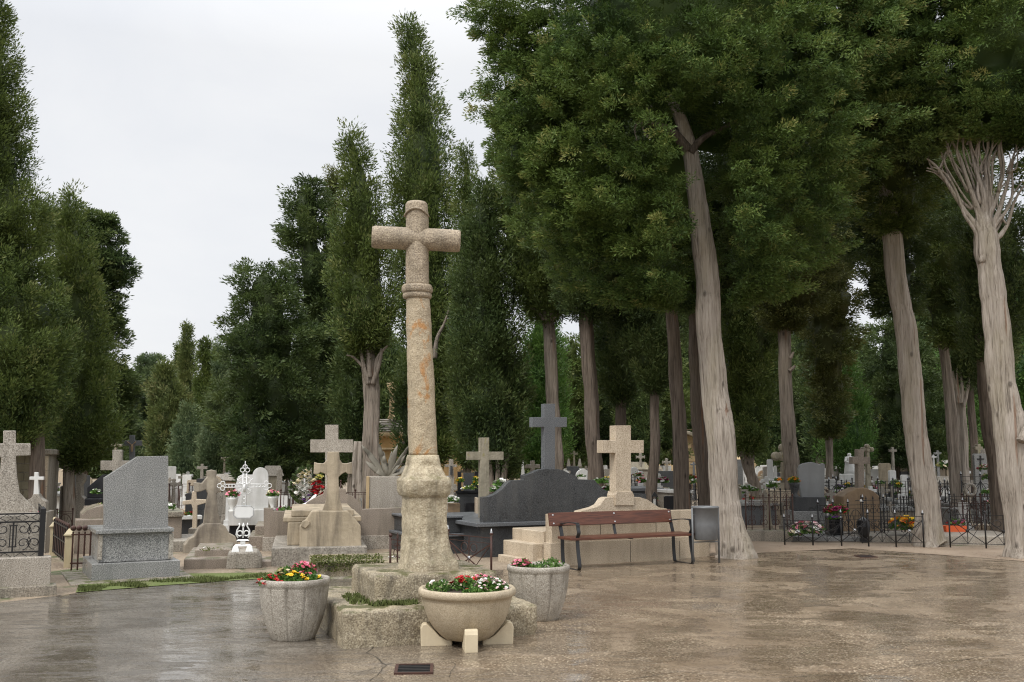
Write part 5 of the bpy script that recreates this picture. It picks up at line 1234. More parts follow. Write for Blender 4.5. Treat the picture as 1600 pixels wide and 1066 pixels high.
# fences of the right part
xfence(1163, 19.4, 1236, 19.5, 778, 829, 'rusty iron fence of leaf scrolls on the low beige kerb wall', 'rust_iron', 2, boss=False, style='scroll')
xfence(1222, 18.55, 1310, 18.3, 813, 848, 'front black iron fence with crossing bars before the pink bouquet', 'black_iron', 2, boss=True, z0=.04)
xfence(1310, 18.3, 1437, 18.0, 806, 850, 'front black iron fence with silver bosses left of the leaning trunk', 'black_iron', 3, boss=True, z0=.04)
xfence(1275, 19.7, 1345, 20.0, 790, 840, 'arched black iron grave fence behind the front fence', 'black_iron', 3, boss=True, style='fan')
xfence(1345, 20.0, 1440, 20.6, 782, 836, 'taller black scrolled fence behind the brown cross base', 'black_iron', 3, boss=True, style='scroll')
xfence(1478, 18.0, 1590, 17.6, 804, 852, 'low black iron fence with wide crossing bars between the two pale trunks', 'black_iron', 2, boss=False, z0=.03)
xfence(1466, 20.6, 1570, 20.2, 786, 832, 'black iron fence with sunburst arches behind the orange trough', 'rust_iron', 3, boss=True, style='fan')
xfence(1500, 21.5, 1585, 21.3, 776, 832, 'dense rusty scroll fence before the tall pale slab', 'rust_iron', 3, boss=False, style='scroll')
xfence(1500, 22.6, 1560, 22.4, 745, 800, 'tall slender black iron fence at the foot of the tall pale slab', 'black_iron', 2, boss=True, style='x')
xfence(1280, 24.5, 1330, 24.8, 752, 792, 'black iron fence right of the rounded headstone', 'black_iron', 2, boss=True, style='x')
xfence(1370, 23.5, 1440, 23.6, 752, 790, 'black iron fence before the cream headstones', 'black_iron', 3, boss=True, style='bars')
xfence(1200, 22.5, 1235, 22.6, 768, 802, 'black scrolled fence on the blue grey ledger', 'black_iron', 2, boss=False, style='scroll')
xfence(1448, 24, 1500, 24.2, 755, 792, 'black iron fence right of the leaning trunk at the pale ledger block', 'black_iron', 2, boss=True, style='x')
t = empty('iron_cross', at(1345.5, 800, 18.9)*1, 0, 'small thin black iron cross with a white centre before the brown cross base', 'cross'); t.location.z = 0
zt = at(1345, 774, 18.9).z
MB().bar((0,0,0),(0,0,zt),.012).bar((-.10,0,zt-.10),(.10,0,zt-.10),.012).build('cross', 'black_iron', t); MB().ball((0,-.015,zt-.10), .025, 8).build('centre', 'marble', t)
t = empty('grave_wreath', at(1516, 765, 21.3), 0, 'pale ring wreath hung on the dense rusty fence', 'wreath')
MB().tube([(.11*math.cos(a),0,.12*math.sin(a)) for a in [2*PI*k/20 for k in range(21)]], .03, 8, wob=.5).build('ring', 'grey_stone', t, smooth=True)
# far rows: small graves that fill the distance
mats = ['grey_stone','grey_stone','marble','beige_granite','lichen_stone','grey_granite','cement','dark_granite']
rnd = random.Random(21); proto = {}
def far_set(kind, m, lab, W, H):
    g = grave(kind, 800, 715, 30, 1, m, lab, rot=0); bpy.data.objects.remove
    return g
FK = [('cross','grey_stone','small grey stone cross among the crowded far rows of graves','small grey crosses in the far rows'),
      ('cross','marble','small white cross among the crowded far rows of graves','small white crosses in the far rows'),
      ('celtic','lichen_stone','small flared mossy cross among the crowded far rows of graves','small mossy crosses in the far rows'),
      ('slab','marble','small white headstone among the crowded far rows of graves','small white headstones in the far rows'),
      ('slab','dark_granite','small dark headstone among the crowded far rows of graves','small dark headstones in the far rows'),
      ('arch','beige_granite','small beige arched headstone among the crowded far rows of graves','small beige headstones in the far rows'),
      ('ledger','grey_granite','low grey ledger tomb among the crowded far rows of graves','low ledgers in the far rows')]
protos = []
for kind, m_, lab, gr_ in FK:
    d_ = 34; yt_ = {'ledger':752}.get(kind, 727); protos.append(grave(kind, 900, yt_, d_, 34 if kind == 'ledger' else 19, m_, lab, rot=R(8), group=gr_).root)
first = [True]*len(FK)
ZONES = [(60,135,26,45,10),(262,345,24,48,30),(340,470,28,48,26),(585,640,24,34,5),(690,760,28,36,7),(860,1070,32,50,40),(1150,1330,25,50,92),(1330,1450,24,50,74),(1445,1560,25,50,66),(1560,1640,24,45,16),(-60,60,24,40,6),(1640,1750,24,45,8)]
for x0, x1, d0, d1, n in ZONES:
    for i in range(n):
        k = rnd.choices(range(7), [5,4,3,5,2,2,3])[0]; d_ = rnd.uniform(d0, d1); px = rnd.uniform(x0, x1)
        o = protos[k] if first[k] else copy_tree(protos[k]); first[k] = False
        p = at(px, 715, d_); s_ = rnd.uniform(.65, 1.0)*(.9 if d_ < 35 else 1.1); o.location = (p.x, d_, 0); o.scale = (s_*.95, s_, s_*.92); o.rotation_euler.z = R(rnd.uniform(-6, 22))
for x0, x1, d0, d1, n in ((1165,1440,21.5,26,22),(1470,1560,21.5,25,9),(335,470,22,27,6),(960,1060,25,31,9)):
    for i in range(n):
        k = rnd.choices(range(7), [5,4,3,5,2,2,3])[0]; d_ = rnd.uniform(d0, d1); p = at(rnd.uniform(x0, x1), 715, d_); o = copy_tree(protos[k])
        s_ = rnd.uniform(.5, .8); o.location = (p.x, d_, 0); o.scale = (s_*.95, s_*.6, s_*.85); o.rotation_euler.z = R(rnd.uniform(-6, 22))
fpro = [xfence(900, 30, 950, 30, 757, 790, 'dark scrolled iron grave railing among the crowded far rows', 'black_iron', 2, boss=True, style='scroll', group='scrolled railings in the far rows'),
        xfence(900, 31, 950, 31, 757, 790, 'rusty barred iron grave railing among the crowded far rows', 'rust_iron', 2, boss=False, style='bars', group='barred railings in the far rows')]
f1 = [True, True]
for x0, x1, d0, d1, n in ((1160,1440,23,34,20),(1455,1590,22,32,12),(262,340,23,34,5),(420,470,24,32,3),(880,1060,26,36,8)):
    for i in range(n):
        k = rnd.randrange(2); d_ = rnd.uniform(d0, d1); p = at(rnd.uniform(x0, x1), 715, d_); o = fpro[k] if f1[k] else copy_tree(fpro[k]); f1[k] = False
        o.location = (p.x, d_, 0); o.rotation_euler.z = R(rnd.choice([12, 12, 18, 100])+rnd.uniform(-5,5)); s_ = rnd.uniform(.85,1.25); o.scale = (s_*1.1, 1, s_)
# far flowers
FL = [('white','small white flower bunch glimpsed among the far graves','white flower bunches among the far graves'),('pink','small pink flower bunch glimpsed among the far graves','pink flower bunches among the far graves'),
      ('yellow','small yellow flower bunch glimpsed among the far graves','yellow flower bunches among the far graves'),('red','small red flower bunch glimpsed among the far graves','red flower bunches among the far graves')]
fp = [clump((0,0,0), .16, [c_], 12, .055, lab, 'flowers', 'flower_bunch', gr_, dome=.8) for c_, lab, gr_ in FL]; ff = [True]*4
for x0, x1, n in ((270,345,5),(350,470,4),(870,1060,14),(1165,1330,30),(1330,1440,24),(1450,1600,30),(70,130,3)):
    for i in range(n):
        k = rnd.choices(range(4), [7,3,2,2])[0]; d_ = rnd.uniform(24, 40); p = at(rnd.uniform(x0, x1), 715, d_); o = fp[k] if ff[k] else copy_tree(fp[k]); ff[k] = False
        o.location = (p.x, d_, rnd.choice([.12,.3,.45,.6])); s_ = rnd.uniform(.7,1.2); o.scale = (s_,)*3
# ------------------------------------------------------------------ trees
def lob(P, wl, seed, k=7):
    r = np.random.default_rng(seed); out = 0
    for i in range(k):
        v = r.normal(size=3); v /= np.linalg.norm(v); out = out + np.sin((P@v)*(2*PI/(wl*r.uniform(.7,1.4)))+r.uniform(0,6.3))
    return out/math.sqrt(k)*1.2
def crown(root, rows, d, mat, seed=0, depth=1.0, amp=.16, wl=1.3, style='up', dens_=1.0, leafpx=7.0, tuftpx=17, gap=None, comp=.74, clump_=21, core=.70, yoff=0, vis=True, m_=50, name='crown'):
    """foliage of many small sprays spread over and through the volume given by the rows (py, left, right)"""
    k = d/F; rx_, ry_ = root.location.x, root.location.y
    if style == 'up': clump_ = clump_*.76
    z = []; c = []; r = []
    for py, a, b in rows:
        if style == 'up': ins = min(5.5, (b-a)*.2); a, b = a+ins, b-ins
        p, q = at(a, py, d), at(b, py, d); z.append(p.z); c.append((p.x+q.x)/2-rx_); r.append((q.x-p.x)/2)
    z = np.array(z)[::-1]; c = np.array(c)[::-1]; r = np.array(r)[::-1]
    rr = np.random.default_rng(seed+100); tr = tuftpx*k
    zs = np.linspace(z[0], z[-1], 200); rz = np.interp(zs, z, r); area = float(np.sum(2*PI*rz)*(zs[1]-zs[0])) + PI*rz[0]**2*.6
    n = int(area/(tr*tr*.80)*dens_*(1.75 if style == 'up' else 1.6 if style == 'spread' else 1.15)); m_ = int(m_*1.55)
    cdf = np.cumsum(rz+tr*.5); cdf /= cdf[-1]; u = rr.random(n); zz_ = np.interp(u, cdf, zs)
    nb = int(n*.10); zz_[:nb] = z[0]+rr.random(nb)*tr     # close the underside
    ph = rr.uniform(0, 2*PI, n); q = np.ones(n); q[:nb] = np.sqrt(rr.random(nb))
    keep = (np.sin(ph) < .25) | (rr.random(n) < .45); zz_, ph, q = zz_[keep], ph[keep], q[keep]; n = len(q)
    R_ = np.interp(zz_, z, r); C_ = np.interp(zz_, z, c)
    P = np.stack([C_+R_*np.cos(ph), R_*np.sin(ph)*depth, zz_], 1)
    Wp = P + np.array([rx_, ry_, 0]); L1 = lob(Wp*np.array([1,1,.75 if style == 'up' else 1.5]), wl, seed); L2 = lob(Wp, wl*.36, seed+1, 9)
    f = 1+amp*L1*.9+np.minimum(amp*.75, .30*wl*.36/np.maximum(R_,.2)*1.3)*L2; f = np.clip(f, .35, 1.35)
    # billowing clumps: every tuft belongs to the nearest of many bump centres on the envelope
    nc = max(6, int(area/((clump_*k)**2*2.1))); zc_ = np.interp(rr.random(nc), cdf, zs); pc = rr.uniform(0, 2*PI, nc)
    Rc_ = np.interp(zc_, z, r); Q = np.stack([np.interp(zc_, z, c)+Rc_*np.cos(pc), Rc_*np.sin(pc)*depth, zc_], 1)
    sc3 = np.array([1, 1, {'up':.62,'spread':1.5,'droop':1.0}[style]]); dm = np.full(n, 9e9)
    for a_ in range(0, nc, 64): dm = np.minimum(dm, (((P*sc3)[:,None,:]-(Q*sc3)[None,a_:a_+64,:])**2).sum(2).min(1))
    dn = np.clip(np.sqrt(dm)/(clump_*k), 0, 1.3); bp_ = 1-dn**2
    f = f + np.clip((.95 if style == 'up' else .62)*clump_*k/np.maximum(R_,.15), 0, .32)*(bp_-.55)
    inner = rr.random(n)**2*.12; sh = rr.random(n) < .25; inner[sh] = rr.uniform(.2,.38,sh.sum())
    hole = (L2 < -.75) & ~sh; inner[hole] = rr.uniform(.15,.3,hole.sum())
    Rf = R_*(f-1); BP = bp_
    P = np.stack([C_+(R_+Rf)*q*(1-inner)*np.cos(ph), (R_+Rf)*q*(1-inner)*np.sin(ph)*depth+yoff, zz_+amp*R_*.3*L2], 1)
    nrm = np.stack([np.cos(ph), np.sin(ph), np.full(n, .15)], 1)
    if gap is not None:
        ok = ~gap(P + np.array([rx_, ry_, 0])); P, nrm = P[ok], nrm[ok]; n = len(P); L1 = L1[ok]; L2 = L2[ok]; BP = BP[ok]
    up = {'up': 1.0, 'spread': .25, 'droop': -.1}[style]
    td = nrm*.8 + np.array([0,0,up*.9]) + rr.normal(size=(n,3))*.25; td /= np.linalg.norm(td,axis=1)[:,None]
    tt = np.clip(.43+.15*rr.normal(size=n)+.06*L1+.07*L2+.24*(BP-.4), .02, 1)  # clump tips lightened, creases darkened: light and shade put into the leaf tone
    M_ = m_; N_ = n*M_; sz = rr.uniform(.7, 1.25, n)
    idx = np.repeat(np.arange(n), M_); T = td[idx]
    off = rr.normal(size=(N_,3)); off /= np.linalg.norm(off,axis=1)[:,None]; off *= (rr.random((N_,1))**.45)
    along = (off*T).sum(1)[:,None]; off = off + T*along*(.7 if style == 'up' else .2)
    if style != 'up': off[:,2] *= .6
    pos = P[idx] + off*tr*comp*sz[idx][:,None]
    ax = off*.75 + T*.6 + rr.normal(size=(N_,3))*.35; ax /= np.linalg.norm(ax,axis=1)[:,None]
    wv = np.cross(ax, rr.normal(size=(N_,3))); wv /= np.linalg.norm(wv,axis=1)[:,None]+1e-9
    l = leafpx*.92*k*rr.uniform(.6,1.35,(N_,1)); w2 = l*rr.uniform(.10,.17,(N_,1))
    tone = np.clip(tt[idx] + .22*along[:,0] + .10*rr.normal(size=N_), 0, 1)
    if style == 'up': core = core*1.06
    if style == 'spread': core = core*.72
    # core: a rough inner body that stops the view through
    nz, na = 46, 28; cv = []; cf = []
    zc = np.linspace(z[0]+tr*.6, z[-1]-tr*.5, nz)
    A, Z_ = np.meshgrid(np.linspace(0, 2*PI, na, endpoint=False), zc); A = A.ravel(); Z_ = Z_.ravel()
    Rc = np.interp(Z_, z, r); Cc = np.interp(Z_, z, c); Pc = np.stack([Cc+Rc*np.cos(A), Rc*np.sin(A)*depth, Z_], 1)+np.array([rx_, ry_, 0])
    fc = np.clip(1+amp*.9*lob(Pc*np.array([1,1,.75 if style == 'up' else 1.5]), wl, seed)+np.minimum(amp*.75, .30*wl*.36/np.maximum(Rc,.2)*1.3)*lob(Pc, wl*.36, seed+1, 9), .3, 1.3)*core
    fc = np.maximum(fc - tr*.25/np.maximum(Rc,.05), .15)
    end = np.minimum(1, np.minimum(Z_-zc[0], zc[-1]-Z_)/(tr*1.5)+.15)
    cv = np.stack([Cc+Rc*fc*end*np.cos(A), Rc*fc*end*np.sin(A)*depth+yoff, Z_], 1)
    i, j = np.meshgrid(np.arange(nz-1), np.arange(na), indexing='ij'); i = i.ravel(); j = j.ravel()
    cf = np.stack([i*na+j, i*na+(j+1)%na, (i+1)*na+(j+1)%na, (i+1)*na+j], 1)
    if gap is not None:
        cen = cv[cf].mean(1)+np.array([rx_, ry_, 0])
        near = (np.abs(cen[:,0]-np.interp(cen[:,2], [0,6.9], [at(1150,868,16.3).x, at(1075,205,16.3).x])) < 1.25) & (cen[:,1] < 17.6) & (cen[:,2] < 8.4)
        cf = cf[~(gap(cen) | near)]
    if core <= 0: cv, cf = np.zeros((4,3)), np.array([[0,1,2,3]])
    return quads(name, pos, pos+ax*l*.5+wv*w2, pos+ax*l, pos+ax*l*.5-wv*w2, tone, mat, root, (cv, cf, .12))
def trunk(root, pts, d, bark_, seed=0, flute=.07, n=40, name='trunk', base=True, yy=None, twist=0):
    """pts (px, py, width px) from the ground up"""
    W = []
    for i, (px, py, w_) in enumerate(pts):
        p = at(px, py, d + (yy[i] if yy else 0)); W.append((p.x-root.location.x, p.y-root.location.y, p.z, w_/2*d/F*(.91 if base else 1)))
    if base: W[0] = (W[0][0], W[0][1], -.05, W[0][3])
    S_ = spl(W, 10); mb = MB()
    for i in range(1, len(S_)):
        x, y, z_, r_ = S_[i]; q = Vector((z_*1.1, seed*3.3, root.location.x)); q2 = Vector((z_*2.3, seed, 7.7))
        tw_ = max(r_*.22, twist) ; S_[i] = (x+tw_*mn.noise(q)*(1 if i > 3 else i/4), y+tw_*mn.noise(q+Vector((5,5,5))), z_, r_*(1+.10*mn.noise(q2)+.05*mn.noise(q2*3)))
    v0 = len(mb.v); mb.tube([(x, y, z) for x, y, z, r in S_], [max(.004, r) for *_, r in S_], n, flute=flute, seed=seed)
    if base:   # buttress roots
        for i, v in enumerate(mb.v):
            zf = math.exp(-max(0, v[2])/.22)
            if zf > .02:
                dx, dy = v[0]-S_[0][0], v[1]-S_[0][1]; a_ = math.atan2(dy, dx); k_ = 1+zf*(.05+.08*math.sin(5*a_+seed)+.05*math.sin(3*a_+seed*2)); mb.v[i] = (S_[0][0]+dx*k_, S_[0][1]+dy*k_, v[2])
    return mb.build(name, bark_, root, smooth=True)
def tree(name, label, px, d, tp=None, rows=None, mat='leaf_cypress', bk='bark_grey', group=None, cat='tree', seed=0, **k):
    p = at(px, 715, d); t = empty(name, (p.x, d, 0), 0, label, cat, group)
    if tp: trunk(t, tp, d, bk, seed, k.pop('flute', .07))
    if rows: crown(t, rows, d, mat, seed, **k)
    return t
def gy(d): return 715 + CH*F/d*1.0
cy = 'cypress_tree'
# ---- left
tree(cy, 'huge dark cypress at the very left, its brown trunk before the mausoleum wall', 57, 20.6, [(57,gy(20.6),32),(57,760,24),(58,690,22),(50,600,20)],
     [(-260,-62,-30),(-150,-75,-10),(-60,-85,2),(0,-90,10),(60,-95,18),(120,-100,26),(200,-110,42),(310,-120,52),(400,-120,72),(480,-120,92),(560,-115,106),(620,-110,100),(660,-100,84),(690,-60,58)], seed=1, bk='bark_brown', amp=.10, wl=1.5)
tree(cy, 'pointed cypress with a pale trunk and crown down to the graves, second from the left', 108, 24, [(107,gy(24),26),(108,790,21),(108,740,18),(109,690,17),(110,600,15)],
     [(298,107,113),(320,102,119),(345,95,128),(400,84,142),(470,74,158),(540,66,170),(600,62,178),(650,62,184),(690,72,184),(718,92,160),(726,104,120)], seed=2, bk='bark_pale', amp=.09, wl=1.1)
t = tree('spreading_conifer', 'bushy conifer with sideways reaching boughs behind the pointed left cypress', 130, 32, [(130,gy(32),18),(130,650,16),(128,450,12)],
     [(316,60,92),(335,48,150),(370,50,178),(400,60,185),(430,80,188),(500,90,178),(560,110,185),(600,110,190),(640,110,195),(690,110,192),(730,125,185)], 'leaf_dark', seed=3, amp=.22, wl=2.2, style='spread', depth=.8, core=.72)
for rws, sd in (([(396,150,200),(408,150,216),(425,150,214),(440,150,205),(452,150,180)],31),([(338,120,168),(350,120,180),(364,120,184),(380,130,180)],32),([(572,160,200),(590,160,216),(606,160,218),(622,160,205),(640,160,185)],33),([(478,140,186),(492,140,193),(505,140,190),(520,140,176)],34),([(640,165,190),(665,165,200),(690,165,196)],35)):
    crown(t, rws, 32, 'leaf_dark', sd, depth=1.0, amp=.25, wl=1.2, style='spread', core=.6, leafpx=7, tuftpx=12, name='bough')
tree(cy, 'slender dark cypress behind the conifer boughs, in the left background', 178, 45, [(178,gy(45),10),(178,600,8)], [(600,160,182),(640,158,190),(700,158,192),(748,160,190)], 'leaf_dark', seed=4, tuftpx=12)
tree('broad_tree', 'open grey-green rounded tree far off beside the pale sky gap', 235, 62, [(235,gy(62),8),(235,650,6)], [(554,228,244),(566,215,256),(585,208,262),(610,200,266),(650,196,270),(700,195,268),(745,200,262)], 'leaf_bluish', seed=5, amp=.22, wl=3, style='spread', tuftpx=10, leafpx=5)
tree(cy, 'brownish green cypress left of the pointed spires in the far row', 262, 52, [(262,gy(52),8),(262,650,6)], [(572,246,268),(590,240,282),(620,236,290),(680,230,298),(748,236,292)], 'leaf_brownish', seed=6, tuftpx=11, leafpx=6, amp=.08)
tree(cy, 'thin short spire cypress just left of the tallest far spire', 282, 62, [(282,gy(62),6),(282,650,5)], [(534,280,284),(560,274,289),(600,268,296),(680,266,300),(748,268,298)], 'leaf_cypress', seed=7, tuftpx=9, leafpx=5, amp=.06)
tree(cy, 'tallest narrow spire cypress of the far row', 294, 58, [(294,gy(58),6),(294,650,5)], [(510,291,294),(530,286,300),(560,281,305),(620,276,312),(700,272,316),(748,274,314)], 'leaf_brownish', seed=8, tuftpx=9, leafpx=5, amp=.06)
tree(cy, 'blunt-topped cypress right of the tallest far spire', 320, 56, [(320,gy(56),6),(320,650,5)], [(534,312,328),(550,308,336),(600,304,342),(700,298,346),(748,300,344)], 'leaf_cypress', seed=9, tuftpx=10, leafpx=5.5, amp=.06)
tree(cy, 'short rounded cypress top showing between the blunt cypress and the large dark conifer', 342, 60, [(342,gy(60),6),(342,650,5)], [(538,336,348),(556,330,355),(640,322,362),(748,318,366)], 'leaf_bluish', seed=10, tuftpx=9, leafpx=5, amp=.06)
tree(cy, 'small fresh green cone-shaped cypress with a flat top in the left middle distance', 295, 41, [(295,gy(41),9),(295,700,6)], [(633,288,303),(650,282,310),(680,274,318),(710,268,324),(742,264,328),(756,270,322)], 'leaf_bluish', seed=11, tuftpx=11, leafpx=5.5, amp=.07, wl=.9)
tree(cy, 'light green plume-like cypress against the large dark conifer', 334, 38, [(334,gy(38),9),(334,700,6)], [(572,338,346),(600,330,352),(650,322,356),(700,314,358),(745,308,360),(758,316,354)], 'leaf_bluish', seed=12, tuftpx=11, leafpx=6, amp=.08, wl=.9)
# ---- middle left mass
tree('spreading_conifer', 'large dark wide conifer with ragged boughs standing left of the tall cross', 415, 30, [(415,gy(30),22),(412,650,20),(410,500,14)],
     [(414,388,424),(425,382,446),(445,376,460),(470,372,466),(488,364,474),(505,358,482),(540,358,490),(580,356,496),(620,354,500),(680,352,500),(715,354,490),(748,366,470)], 'leaf_dark', seed=13, amp=.17, wl=2.0, style='spread')
tree('spreading_conifer', 'tall dark ragged conifer between the wide conifer and the forked-trunk cypress', 482, 33, [(482,gy(33),22),(480,600,16)],
     [(278,476,490),(292,464,498),(305,450,508),(330,438,520),(345,445,522),(380,446,525),(420,452,528),(480,455,530),(560,458,540),(650,466,540),(748,474,540)], 'leaf_dark', seed=14, amp=.20, wl=2.0, style='spread')
tree(cy, 'slim olive cypress tip rising behind the ragged conifer', 521, 36, [(521,gy(36),12),(521,500,9)], [(262,514,526),(275,511,532),(330,508,536),(450,505,540),(600,505,545),(748,508,545)], 'leaf_olive', seed=15, tuftpx=12, leafpx=6, amp=.10)
tree(cy, 'cypress with an open forked pale trunk directly left of the tall stone cross', 580, 24.5, [(584,gy(24.5),34),(583,740,27),(582,690,24),(582,620,24),(578,560,26),(574,520,24)],
     [(196,538,550),(210,533,560),(240,532,572),(262,538,580),(300,530,590),(350,524,600),(400,519,608),(450,517,614),(500,520,618),(530,528,614),(552,545,598)], seed=16, bk='bark_grey', amp=.09, wl=1.0, flute=.16)
def limbs(root, d, L, bk='bark_grey', name='limb', twist=.02):
    tk = [c for c in root.children if c.name.startswith('trunk')]
    for pts in L:
        o = trunk(root, pts, d, bk, len(pts)+int(pts[-1][0])%17, .03, 8, name, base=False, twist=twist)
        if tk: o.parent = tk[0]
rt = [o for o in col.objects if o.get('label','').startswith('cypress with an open forked')][0]
limbs(rt, 24.3, [[(576,600,9),(568,570,7),(562,545,5)],[(583,600,9),(592,570,7),(596,545,5)],[(578,590,8),(577,560,7),(574,530,5)],[(586,590,7),(590,560,6),(606,540,3)],[(572,580,5),(555,560,4),(542,555,2)]])
tree(cy, 'dark low cypress behind the forked-trunk cypress', 548, 29, [(552,gy(29),22),(552,700,16)], [(520,530,585),(560,524,592),(620,524,588),(680,528,586),(722,534,580),(738,545,570)], 'leaf_dark', seed=17, amp=.10)
tree('dead_stump', 'pale grey weathered trunk stump behind the broad speckled cross', 560, 28, [(560,gy(28),26),(560,760,19),(559,720,17),(560,690,14)], None, bk='bark_pale', cat='stump', seed=3, flute=.2)
tree(cy, 'dark narrow cypress directly behind the shaft of the tall stone cross', 632, 27, [(632,gy(27),14),(632,690,10)], [(575,622,640),(600,616,652),(650,614,660),(700,618,658),(722,626,648)], 'leaf_dark', seed=18, amp=.08)
tree(cy, 'tallest column-like cypress with a leaning blunt tip above the stone cross', 662, 34, [(680,gy(34),16),(680,600,14),(675,500,13)],
     [(27,624,634),(38,622,648),(60,625,660),(100,626,674),(160,626,688),(200,624,694),(225,616,698),(245,612,702),(280,612,705),(340,613,708),(420,617,712),(520,625,716),(600,634,716),(660,640,716),(712,650,708)], seed=19, amp=.07, wl=1.3, bk='bark_grey')
rt = [o for o in col.objects if o.get('label','').startswith('tallest column-like')][0]
limbs(rt, 31.5, [[(680,560,6),(683,530,6),(694,505,4),(703,480,3)]])
tree(cy, 'slim cypress tip right of the tallest cypress', 729, 31, [(729,gy(31),14),(729,500,12)], [(236,720,737),(250,716,742),(280,714,746),(330,710,752),(400,708,760),(600,706,770),(720,712,760)], seed=20, tuftpx=13, leafpx=6, amp=.07)
tree(cy, 'broad very dark green cypress hanging down to the graves right of the stone cross', 765, 26, [(778,gy(26),14),(776,720,14),(770,650,16)],
     [(285,745,768),(300,738,774),(340,728,782),(400,715,795),(460,706,806),(520,706,814),(570,706,822),(620,708,826),(660,712,826),(700,720,822),(725,735,812),(742,752,800)], 'leaf_dark', seed=21, amp=.06, wl=1.0)
rt = [o for o in col.objects if o.get('label','').startswith('broad very dark green')][0]
limbs(rt, 25.6, [[(768,770,13),(766,740,11),(762,710,8)],[(784,772,13),(788,735,10),(794,705,7)],[(776,772,10),(778,735,8),(776,700,6)]], name='trunk_fork')
# ---- the big trees on the right
def gapmain(Wp):
    # open space in front of the leaning trunk: between its visible edges, on the viewer's side
    zt = Wp[:,2]; d_ = Wp[:,1]
    x0 = at(1150,868,16.3).x; zA = 6.9; xA = at(1075,205,16.3).x
    xt = x0+(xA-x0)*np.clip(zt/zA,0,1.2)
    return (np.abs(Wp[:,0]-xt) < .42+.18*np.sin(zt*3.1)) & (d_ < 16.9) & (zt < 7.25)
T = tree(cy, 'nearest great cypress with a thick pale leaning trunk right beside the litter bin', 1150, 16.3,
     [(1150,gy(16.3),66),(1147,858,58),(1142,835,53),(1136,800,51),(1128,730,50),(1118,640,48),(1109,540,44),(1103,460,41),(1097,390,37),(1088,310,32),(1077,240,27),(1064,190,22),(1045,150,15)], None, bk='bark_pale', seed=22, flute=.055)
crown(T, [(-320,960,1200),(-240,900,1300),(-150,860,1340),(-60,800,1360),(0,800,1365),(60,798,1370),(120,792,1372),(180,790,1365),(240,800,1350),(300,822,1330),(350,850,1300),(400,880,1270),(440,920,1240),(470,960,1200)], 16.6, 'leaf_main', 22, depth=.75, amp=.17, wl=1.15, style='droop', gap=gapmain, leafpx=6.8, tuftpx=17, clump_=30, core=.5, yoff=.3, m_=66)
for rws, sd, dd in (([(8,745,830),(22,737,850),(40,745,860),(60,765,860)],41,16.2),([(66,748,830),(78,744,850),(92,775,850)],42,16.2),([(92,800,880),(130,780,900),(200,772,900),(260,775,890),(300,785,880)],43,16.8),([(230,850,1050),(270,840,1060),(330,850,1050),(380,880,1040)],44,15.4),([(360,1130,1230),(385,1120,1240),(415,1125,1210)],45,15.6),([(150,1110,1240),(200,1100,1250),(260,1110,1240)],46,15.0),([(30,900,1200),(80,880,1230),(130,900,1200)],47,14.4)):
    crown(T, rws, dd, 'leaf_main', sd, amp=.25, wl=.9, style='droop', core=.5, leafpx=6.8, tuftpx=16, gap=gapmain, name='bough', m_=60)
limbs(T, 15.9, [[(1018,165,3),(1004,182,4),(992,200,3),(996,220,2)],[(1010,175,3),(1003,195,3),(1012,215,2)],[(1012,165,2),(1016,185,3),(1004,200,2)]], 'bark_pale', 'dead_twig')
limbs(T, 16.2, [[(1075,235,20),(1050,205,13),(1010,190,8),(970,170,5)],[(1078,240,16),(1100,215,10),(1150,190,6)]], 'bark_brown')
T = tree(cy, 'leaning cypress with a rusty streak on its pale trunk, second great tree from the right', 1452, 18.3,
     [(1454,gy(18.3),54),(1451,838,45),(1447,800,40),(1438,730,38),(1428,650,36),(1420,580,35),(1412,500,34),(1403,440,33),(1396,380,33),(1391,330,31),(1386,280,27),(1380,200,22),(1376,100,14)], None, bk='bark_pale', seed=23, flute=.08)
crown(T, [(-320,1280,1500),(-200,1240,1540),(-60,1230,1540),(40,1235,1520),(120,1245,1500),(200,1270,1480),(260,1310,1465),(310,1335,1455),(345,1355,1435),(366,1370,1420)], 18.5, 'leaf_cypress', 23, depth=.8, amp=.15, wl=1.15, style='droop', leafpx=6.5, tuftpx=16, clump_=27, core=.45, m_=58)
T = tree(cy, 'rightmost great cypress with bare branches fanning from its pale trunk', 1597, 16.3,
     [(1600,gy(16.3),62),(1597,850,50),(1592,800,46),(1582,720,46),(1571,640,44),(1563,560,42),(1556,480,40),(1549,430,38),(1543,400,40),(1540,375,36),(1538,350,26),(1537,330,12)], None, bk='bark_pale', seed=24, flute=.13)
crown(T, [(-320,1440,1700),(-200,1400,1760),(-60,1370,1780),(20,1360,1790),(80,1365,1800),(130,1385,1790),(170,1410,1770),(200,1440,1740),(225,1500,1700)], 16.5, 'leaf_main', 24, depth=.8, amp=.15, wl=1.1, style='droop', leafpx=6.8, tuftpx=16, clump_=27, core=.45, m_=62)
crown(T, [(170,1590,1700),(230,1575,1720),(290,1580,1720),(330,1600,1700)], 16.9, 'leaf_main', 49, amp=.2, wl=1.0, style='droop', leafpx=8, tuftpx=16, core=.6, name='bough')
crown(T, [(150,1380,1470),(200,1385,1480),(245,1400,1462)], 16.4, 'leaf_cypress', 50, amp=.2, wl=1.0, style='droop', leafpx=8, tuftpx=16, core=.6, name='bough')
